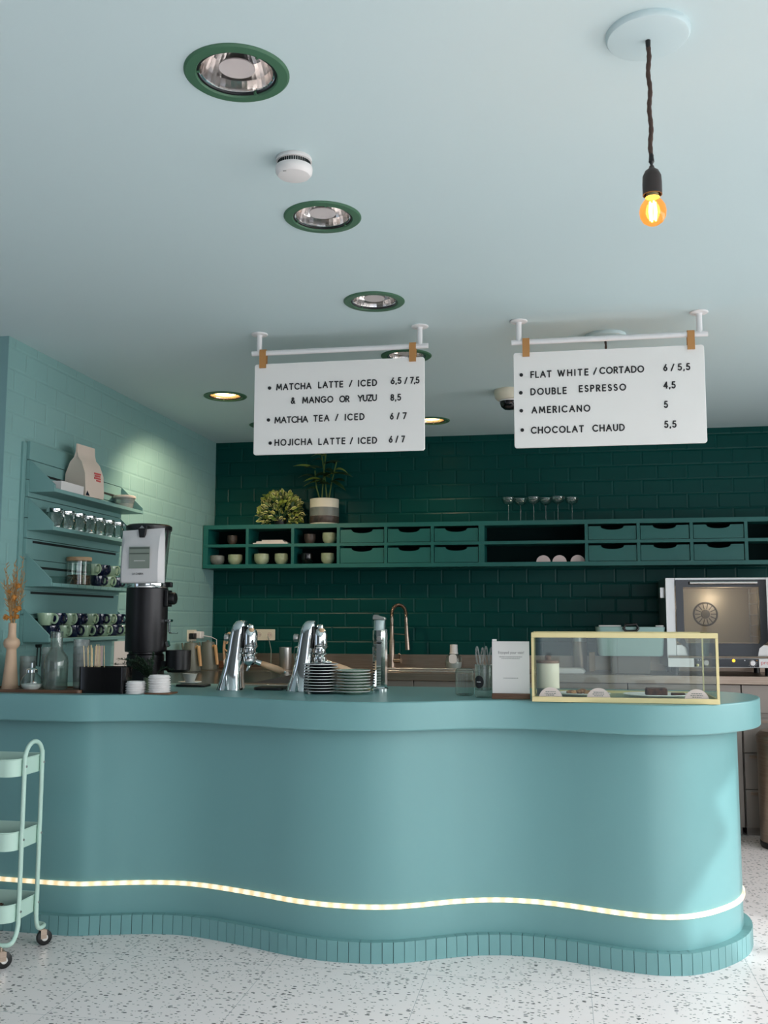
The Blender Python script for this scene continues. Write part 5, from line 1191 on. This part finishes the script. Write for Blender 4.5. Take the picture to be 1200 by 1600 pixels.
# plates
def plate(loc, lb, m, r=0.0745, grp=''):
    t = thing('saucer', lb, 'plate', loc, 0, grp)
    MB().lathe([(0, 0.0), (r*0.52, 0.0), (r*0.56, 0.003), (r*0.9, 0.0085), (r, 0.0115), (r*0.985, 0.0135), (r*0.88, 0.0112), (r*0.55, 0.0062), (0, 0.0058)], n=44).build('dish', m, t, angle=60)
    MB().lathe([(r*0.99, 0.0108), (r*1.008, 0.0116), (r*1.006, 0.0138), (r*0.985, 0.0142), (r*0.985, 0.0115)], n=44).build('rim', 'plate_rim', t)
    return t
for x, n, m, nm in ((-1.0255, 10, 'navy', 'of the navy plate stack in front of the right espresso tap'), (-0.8805, 8, 'sage_plate', 'of the pale green plate stack left of the water tap')):
    t0 = None
    for k in range(n):
        lb = '%s saucer %s' % ('bottom' if k == 0 else (ORD[n-1-k] + ('' if k == n-1 else ' from top')), nm)
        loc = (x+random.uniform(-.0008, .0008), 4.20, ZK+k*0.0126)
        if t0 is None: t0 = plate(loc, lb, m, grp='saucers stacked on the counter')
        else: dup(t0, loc, None, lb)
# water tap
t = thing('water_tap', 'straight chrome water tap column standing right of the plates', 'tap', (-0.803, 4.42, ZK))
MB().lathe([(0, 0), (0.040, 0), (0.040, 0.008), (0.034, 0.013), (0, 0.013)], n=40).build('base_plate', 'chrome', t)
MB().lathe([(0, 0.0135), (0.0285, 0.0135), (0.0285, 0.312), (0.026, 0.316), (0, 0.316)], n=40).build('column', 'chrome', t)
MB().lathe([(0.030, 0.013), (0.0335, 0.02), (0.0335, 0.27), (0.030, 0.275)], n=10).build('outer_sleeve', 'chrome', t, angle=20)
MB().prism([(-0.031, 0.318), (0.027, 0.3165), (0.027, 0.328), (-0.004, 0.336), (-0.010, 0.341), (-0.028, 0.341), (-0.031, 0.33)], -0.018, 0.018, 'xz').build('top_lever', 'steel_light', t, bevel=0.004)
rg = MB()
for k in range(9): rg.box(-0.026, -0.016, -0.0385, -0.0345, 0.03+k*0.0115, 0.036+k*0.0115)
rg.build('ridges', 'black', t)
rd = MB().lathe([(0, 0), (0.012, 0), (0.012, -0.012), (0.010, -0.014), (0, -0.014)], (0.004, -0.0335, 0.232), 24, axis='y').build('badge', 'steel_light', t)
MB().tube([(-0.006, -0.046, 0.214), (0.006, -0.050, 0.212), (0.014, -0.046, 0.215)], 0.003, 8).build('spout_lip', 'black', t)
MB().lathe([(0, 0), (0.007, 0), (0.009, 0.006), (0.005, 0.012), (0, 0.013)], (-0.048, -0.02, 0), 16).build('drain_pin', 'gold', t)

# ribbed glass, tongs jar, card sign
t = thing('ribbed_tumbler', 'ribbed grey-green glass tumbler left of the tongs jar', 'glass', (-0.398, 4.20, ZK))
rb_ = MB(); n = 64; secs = []
rings = [(0.030, 0.0), (0.0375, 0.006), (0.0385, 0.095), (0.037, 0.108), (0.031, 0.113)]
for r, z in rings: secs.append([((r+0.0012*(1 if k % 4 < 2 else -1)*(0 if z < 0.003 else 1))*math.cos(2*PI*k/n), (r+0.0012*(1 if k % 4 < 2 else -1)*(0 if z < 0.003 else 1))*math.sin(2*PI*k/n), z) for k in range(n)])
rb_.loft(secs).build('glass_wall', 'glass_ribbed', t, angle=50)
MB().lathe([(0, 0.001), (0.031, 0.001), (0.031, 0.007), (0, 0.007)], n=32).build('glass_base', 'glass_thin', t)
t = thing('glass_jar', 'clear glass jar with round black label beside the white card', 'jar', (-0.310, 4.12, ZK))
MB().lathe([(0, 0), (0.036, 0), (0.038, 0.004), (0.039, 0.028), (0.0385, 0.13), (0.0365, 0.13), (0.0365, 0.03), (0, 0.024)], n=36).build('glass_wall', 'glass_ribbed', t, angle=50)
MB().lathe([(0.0365, 0.129), (0.0395, 0.131), (0.0385, 0.134), (0.0360, 0.131)], n=36).build('lip', 'glass_thin', t)
lbm = MB(); rad = 0.0405
P = []
for k in range(28):
    a = 2*PI*k/28; th = (-118+31*math.cos(a))*PI/180; P.append((rad*math.cos(th), rad*math.sin(th), 0.064+0.026*math.sin(a)))
c0_ = (rad*math.cos(-118*PI/180), rad*math.sin(-118*PI/180), 0.062); lbm.add([c0_]+P, [(0, 1+k, 1+(k+1) % 28) for k in range(28)])
lbo = lbm.build('round_label', 'black', t)
wl = MB()
for k in range(9):
    th = (-131+k*3.1)*PI/180; wl.obox((0.0409*math.cos(th), 0.0409*math.sin(th), 0.064), (0.0007*-math.sin(th), 0.0007*math.cos(th), 0), (0.0002*math.cos(th), 0.0002*math.sin(th), 0), (0, 0, 0.0018))
wl.build('label_print', 'white', lbo)
tg0 = None
for k, (x, y, rz) in enumerate(((-0.326, 4.118, 0.15), (-0.290, 4.125, -0.1))):
    lb = 'left clear serving tongs standing in the glass jar' if k == 0 else 'right clear serving tongs in the glass jar, nearer the white card'
    if tg0 is None:
        tg0 = thing('serving_tongs', lb, 'tongs', (x, y, ZK+0.0265), rz, 'clear tongs in the glass jar')
        MB().tube(spline([(-0.006, 0, 0.002), (-0.007, 0, 0.09), (-0.014, 0, 0.13), (-0.0155, 0, 0.165), (-0.011, 0, 0.18), (-0.007, 0, 0.165), (-0.002, 0, 0.135), (0.0, 0, 0.11)], 6), 0.0036, 8).build('left_arm', 'plastic_clear', tg0)
        MB().tube(spline([(0.006, 0, 0.002), (0.007, 0, 0.09), (0.014, 0, 0.13), (0.0155, 0, 0.160), (0.011, 0, 0.176), (0.007, 0, 0.16), (0.003, 0, 0.135), (0.002, 0, 0.112)], 6), 0.0036, 8).build('right_arm', 'plastic_clear', tg0)
    else: dup(tg0, (x, y, ZK+0.0265), (0, 0, rz), lb)
t = thing('card_sign', 'white feedback card standing in a wooden holder left of the pastry case', 'sign', (-0.196, 4.05, ZK))
MB().box(-0.0765, 0.0765, -0.011, 0.011, 0, 0.022).build('wooden_holder', 'wood_dark', t, bevel=0.001)
cd = MB().box(-0.0745, 0.0755, -0.0012, 0.0012, 0.0225, 0.231).build('card', 'paper', t)
text_mesh('Enjoyed your visit?', 0.0152, (0.002, -0.0014, 0.181), 'bag_ink', t, align='CENTER', ext=0.0001, sx=0.92)
pr = MB(); rt = random.Random(2)
for z, x0, x1 in ((0.1685, -0.046, 0.046), (0.1620, -0.037, 0.037), (0.0835, -0.030, 0.030)):
    x = x0
    while x < x1:
        L = rt.uniform(0.003, 0.010); pr.box(x, min(x+L, x1), -0.00145, -0.00125, z-0.0011, z+0.0011); x += L+0.0018
pr.build('small_print', 'bag_label_dark', t)
MB().box(-0.074, -0.056, -0.003, 0.003, 0.2315, 0.2395).build('clip', 'white', t, bevel=0.001)

# pastry case
CX0, CX1, CY0, CY1, CH = -0.109, 0.597, 3.935, 4.345, 0.269
t = thing('pastry_case', 'glass pastry display case with pale brass frame on the counter', 'display case', (CX0, CY0, ZK))
w, d = CX1-CX0, CY1-CY0
MB().box(0, w, 0, 0.012, 0, 0.020).box(0, 0.010, 0.0125, d, 0, 0.020).box(w-0.010, w, 0.0125, d, 0, 0.020).box(0.0105, w-0.0105, d-0.01, d, 0, 0.020).build('bottom_frame', 'gold', t, bevel=0.001)
MB().box(0, w, 0, 0.012, CH-0.020, CH).box(0, 0.008, 0.0125, d, CH-0.012, CH).box(w-0.008, w, 0.0125, d, CH-0.012, CH).box(0.0085, w-0.0085, d-0.008, d, CH-0.012, CH).build('top_frame', 'gold', t, bevel=0.001)
for x0, x1, y0, y1 in ((0, 0.010, 0, 0.010), (w-0.010, w, 0, 0.010), (0, 0.006, d-0.006, d), (w-0.006, w, d-0.006, d)):
    MB().box(x0, x1, y0, y1, 0.0205, CH-0.0205).build('post', 'gold', t)
MB().box(0.011, w-0.011, 0.0125, d-0.0105, 0.004, 0.010).build('floor_panel', 'sage', t)
for (x0, x1, y0, y1, z0, z1) in ((0.010, w-0.010, 0.004, 0.007, 0.0205, CH-0.0205), (0.003, 0.006, 0.0125, d-0.008, 0.0205, CH-0.0125), (w-0.006, w-0.003, 0.0125, d-0.008, 0.0205, CH-0.0125), (0.0085, w-0.0085, 0.0125, d-0.0085, CH-0.008, CH-0.005)):
    MB().box(x0, x1, y0, y1, z0, z1).build('glass_pane', 'glass_pane', t)
for x0, x1 in ((0.008, w/2-0.002), (w/2+0.002, w-0.008)):
    dr = MB().box(x0, x1, d-0.006, d-0.003, 0.0205, CH-0.0125).build('rear_door', 'glass_pane', t)
    kx = x1-0.018 if x0 > 0.1 else x0+0.018
    MB().ball((kx, d-0.014, 0.13), 0.0065, n=14, m=8).build('knob', 'gold', dr)
ZP = ZK+0.0103
t = thing('stoneware_canister', 'cream stoneware canister with wooden lid at the left inside the pastry case', 'canister', (-0.048, 4.155, ZP))
MB().lathe([(0, 0), (0.044, 0), (0.046, 0.004), (0.046, 0.130), (0.043, 0.130), (0, 0.128)], n=40).build('jar_body', 'cream', t)
MB().lathe([(0.0462, 0.002), (0.0466, 0.004), (0.0466, 0.028), (0.0462, 0.029)], n=40).build('base_band', 'stone_grey', t)
MB().lathe([(0, 0.1305), (0.047, 0.1305), (0.047, 0.141), (0.012, 0.143), (0.013, 0.158), (0.008, 0.162), (0, 0.162)], n=36).build('lid', 'wood_dark', t)
def oval_plate(loc, lb, rx, ry):
    t = thing('serving_plate', lb, 'plate', loc)
    MB().lathe([(0, 0), (0.55, 0), (0.6, 0.003), (0.92, 0.008), (1, 0.012), (0.985, 0.0145), (0.9, 0.0112), (0.58, 0.0075), (0, 0.007)], n=48, sx=rx, sy=ry).build('dish', 'porcelain', t, angle=60)
    MB().lathe([(0.992, 0.0122), (1.006, 0.0132), (0.995, 0.0156), (0.975, 0.0148)], n=48, sx=rx, sy=ry).build('rim', 'porcelain', t)
oval_plate((0.095, 4.12, ZP), 'white oval plate of crumbly pastries in the left half of the case', 0.105, 0.085)
oval_plate((0.385, 4.11, ZP), 'white oval plate holding a dark cake in the right half of the case', 0.135, 0.095)
p0 = None; rq = random.Random(8)
for k, (x, y) in enumerate(((0.045, 4.09), (0.078, 4.125), (0.112, 4.085), (0.142, 4.125), (0.092, 4.165))):
    lb = '%s brown crumbly pastry from the left on the left plate' % NTH[(0, 1, 3, 4, 2)[k]]
    if p0 is None:
        p0 = tag(MB().ball((0, 0, 0.009), 0.0215, 0.017, 0.009, 14, 8).build('pastry', 'pastry'), lb, 'pastry', 'pastries on the left plate'); p0.location = (x, y, ZP+0.0085)
    else:
        c = p0.copy(); COL.objects.link(c); c.location = (x, y, ZP+0.0085); c.rotation_euler = (0, 0, rq.uniform(0, 3)); c['label'] = lb
t = thing('chocolate_cake', 'dark chocolate loaf cake on the right plate in the case', 'cake', (0.378, 4.10, ZP+0.0095))
MB().prism(rrect(-0.042, 0.042, -0.030, 0.030, 0.008), 0, 0.026).build('loaf', 'cake', t, bevel=0.004)
MB().prism(rrect(-0.039, 0.039, -0.027, 0.027, 0.008), 0.0262, 0.030).build('top_crust', 'cake', t, bevel=0.001)
tag(MB().prism(rrect(0.435, 0.488, 4.075, 4.115, 0.006), ZP+0.0098, ZP+0.020).build('cake_slice', 'cake', bevel=0.002), 'flat dark cake slice right of the loaf cake on the plate', 'cake')
for x, lb in ((-0.037, 'left half round pink price tag, in front of the cream canister'), (0.147, 'middle half round pink price tag behind the case glass'), (0.514, 'right half round pink price tag behind the case glass')):
    half_tag((x, 3.950, ZP), 0.046, lb, 'price tags in the pastry case')

# ------------------------------------------------------------------ trolley
t = thing('trolley', 'mint green three tier metal trolley at the left edge of the photo', 'trolley', (-2.28, 3.665, 0))
TX = 0.205; TYN, TYF = -0.107, 0.110
def rr4(i):
    P = []
    for cx, cy, a0, r in ((TX, TYN, -90, 0.05), (TX, TYF, 0, 0.012), (-TX, TYF, 90, 0.012), (-TX, TYN, 180, 0.05)):
        sx, sy = (1 if cx > 0 else -1), (1 if cy > 0 else -1)
        for k in range(9):
            a = math.radians(a0+90*k/8); P.append((cx-sx*r+(r-i)*math.cos(a), cy-sy*r+(r-i)*math.sin(a)))
    return P
def tray(z0, z1):
    q = rr4(0); qi = rr4(0.003); n = len(q)
    mb = MB(); mb.add([(x, y, z0) for x, y in q]+[(x, y, z1) for x, y in q]+[(x, y, z0) for x, y in qi]+[(x, y, z1) for x, y in qi],
        [f for i in range(n) for j in [(i+1) % n] for f in ((i, j, n+j, n+i), (2*n+i, 3*n+i, 3*n+j, 2*n+j), (n+i, n+j, 3*n+j, 3*n+i), (i, 2*n+i, 2*n+j, j))])
    tr = mb.build('tray', 'mint', t)
    MB().tube([(x, y, z1) for x, y in q], 0.003, 6, True).build('rolled_rim', 'mint', tr)
    MB().prism(rr4(0.0035), z0+0.004, z0+0.007).build('mesh_floor', 'mint_in', tr)
    for s_ in (-1, 1):
        for y in (-0.060, 0.072): MB().lathe([(0, 0), (0.005, 0), (0.004, s_*0.003), (0, s_*0.0035)], (s_*(TX+0.0190), y, (z0+z1)/2+0.004), 12, axis='x').build('screw', 'steel_light', tr)
for z0, z1 in ((0.703, 0.768), (0.424, 0.492), (0.158, 0.222)): tray(z0, z1)
for s_ in (-1, 1):
    x = s_*(TX+0.011)
    pts = [(x-s_*0.06, -0.118, 0.085), (x-s_*0.02, -0.114, 0.084), (x, -0.105, 0.090), (x, -0.080, 0.105), (x, -0.062, 0.14), (x, -0.060, 0.2)]
    pts += [(x, -0.060, 0.5), (x, -0.060, 0.76)]+[(x, 0.006-0.066*math.cos(PI*q/12), 0.762+0.066*math.sin(PI*q/12)) for q in range(1, 12)]+[(x, 0.072, 0.76), (x, 0.072, 0.5), (x, 0.072, 0.2), (x, 0.074, 0.13), (x, 0.09, 0.092), (x, 0.125, 0.084), (x-s_*0.01, 0.152, 0.084), (x-s_*0.04, 0.160, 0.086)]
    MB().tube(spline(pts, 5), 0.0088, 12).build('tube_frame', 'mint', t)
    for y, xx in ((-0.117, x-s_*0.035), (0.158, x-s_*0.022)):
        cs = MB().lathe([(0, 0.062), (0.010, 0.062), (0.010, 0.080), (0.006, 0.084), (0, 0.084)], (0, 0, 0), 16).box(-0.0155, -0.0135, -0.006, 0.018, 0.028, 0.063).box(0.0135, 0.0155, -0.006, 0.018, 0.028, 0.063).box(-0.0165, 0.0165, -0.012, 0.012, 0.0632, 0.066).build('caster_fork', 'steel', t)
        cs.location = (xx, y, 0); cs.rotation_euler = (0, 0, math.radians(-42))
        wm = MB().lathe([(0, -0.0115), (0.024, -0.0115), (0.030, -0.008), (0.030, 0.008), (0.024, 0.0115), (0, 0.0115)], (0, 0.012, 0.0302), 28, axis='x').build('caster_wheel', 'rubber', cs)
        MB().lathe([(0, -0.0125), (0.012, -0.0125), (0.013, -0.0115), (0, -0.0115)], (0, 0.012, 0.0302), 16, axis='x').lathe([(0, 0.0125), (0.012, 0.0125), (0.013, 0.0115), (0, 0.0115)], (0, 0.012, 0.0302), 16, axis='x').build('hub', 'steel_light', cs)
bk = MB(); rb2 = random.Random(6)
for k in range(60):
    x = -2.40+rb2.uniform(-0.05, 0.20); y = 3.665+rb2.uniform(-0.07, 0.07); z = 0.158+0.009+rb2.uniform(0, 0.030)
    a = rb2.uniform(0, PI); bk.obox((x, y, z+0.003), (0.012*math.cos(a), 0.012*math.sin(a), rb2.uniform(-.003, .003)), (-0.005*math.sin(a), 0.005*math.cos(a), 0.001), (0, 0, 0.0018))
tag(bk.build('bark_chips', 'brown_bark'), 'brown bark chips lying in the bottom trolley tray', 'bark chips', kind='stuff')
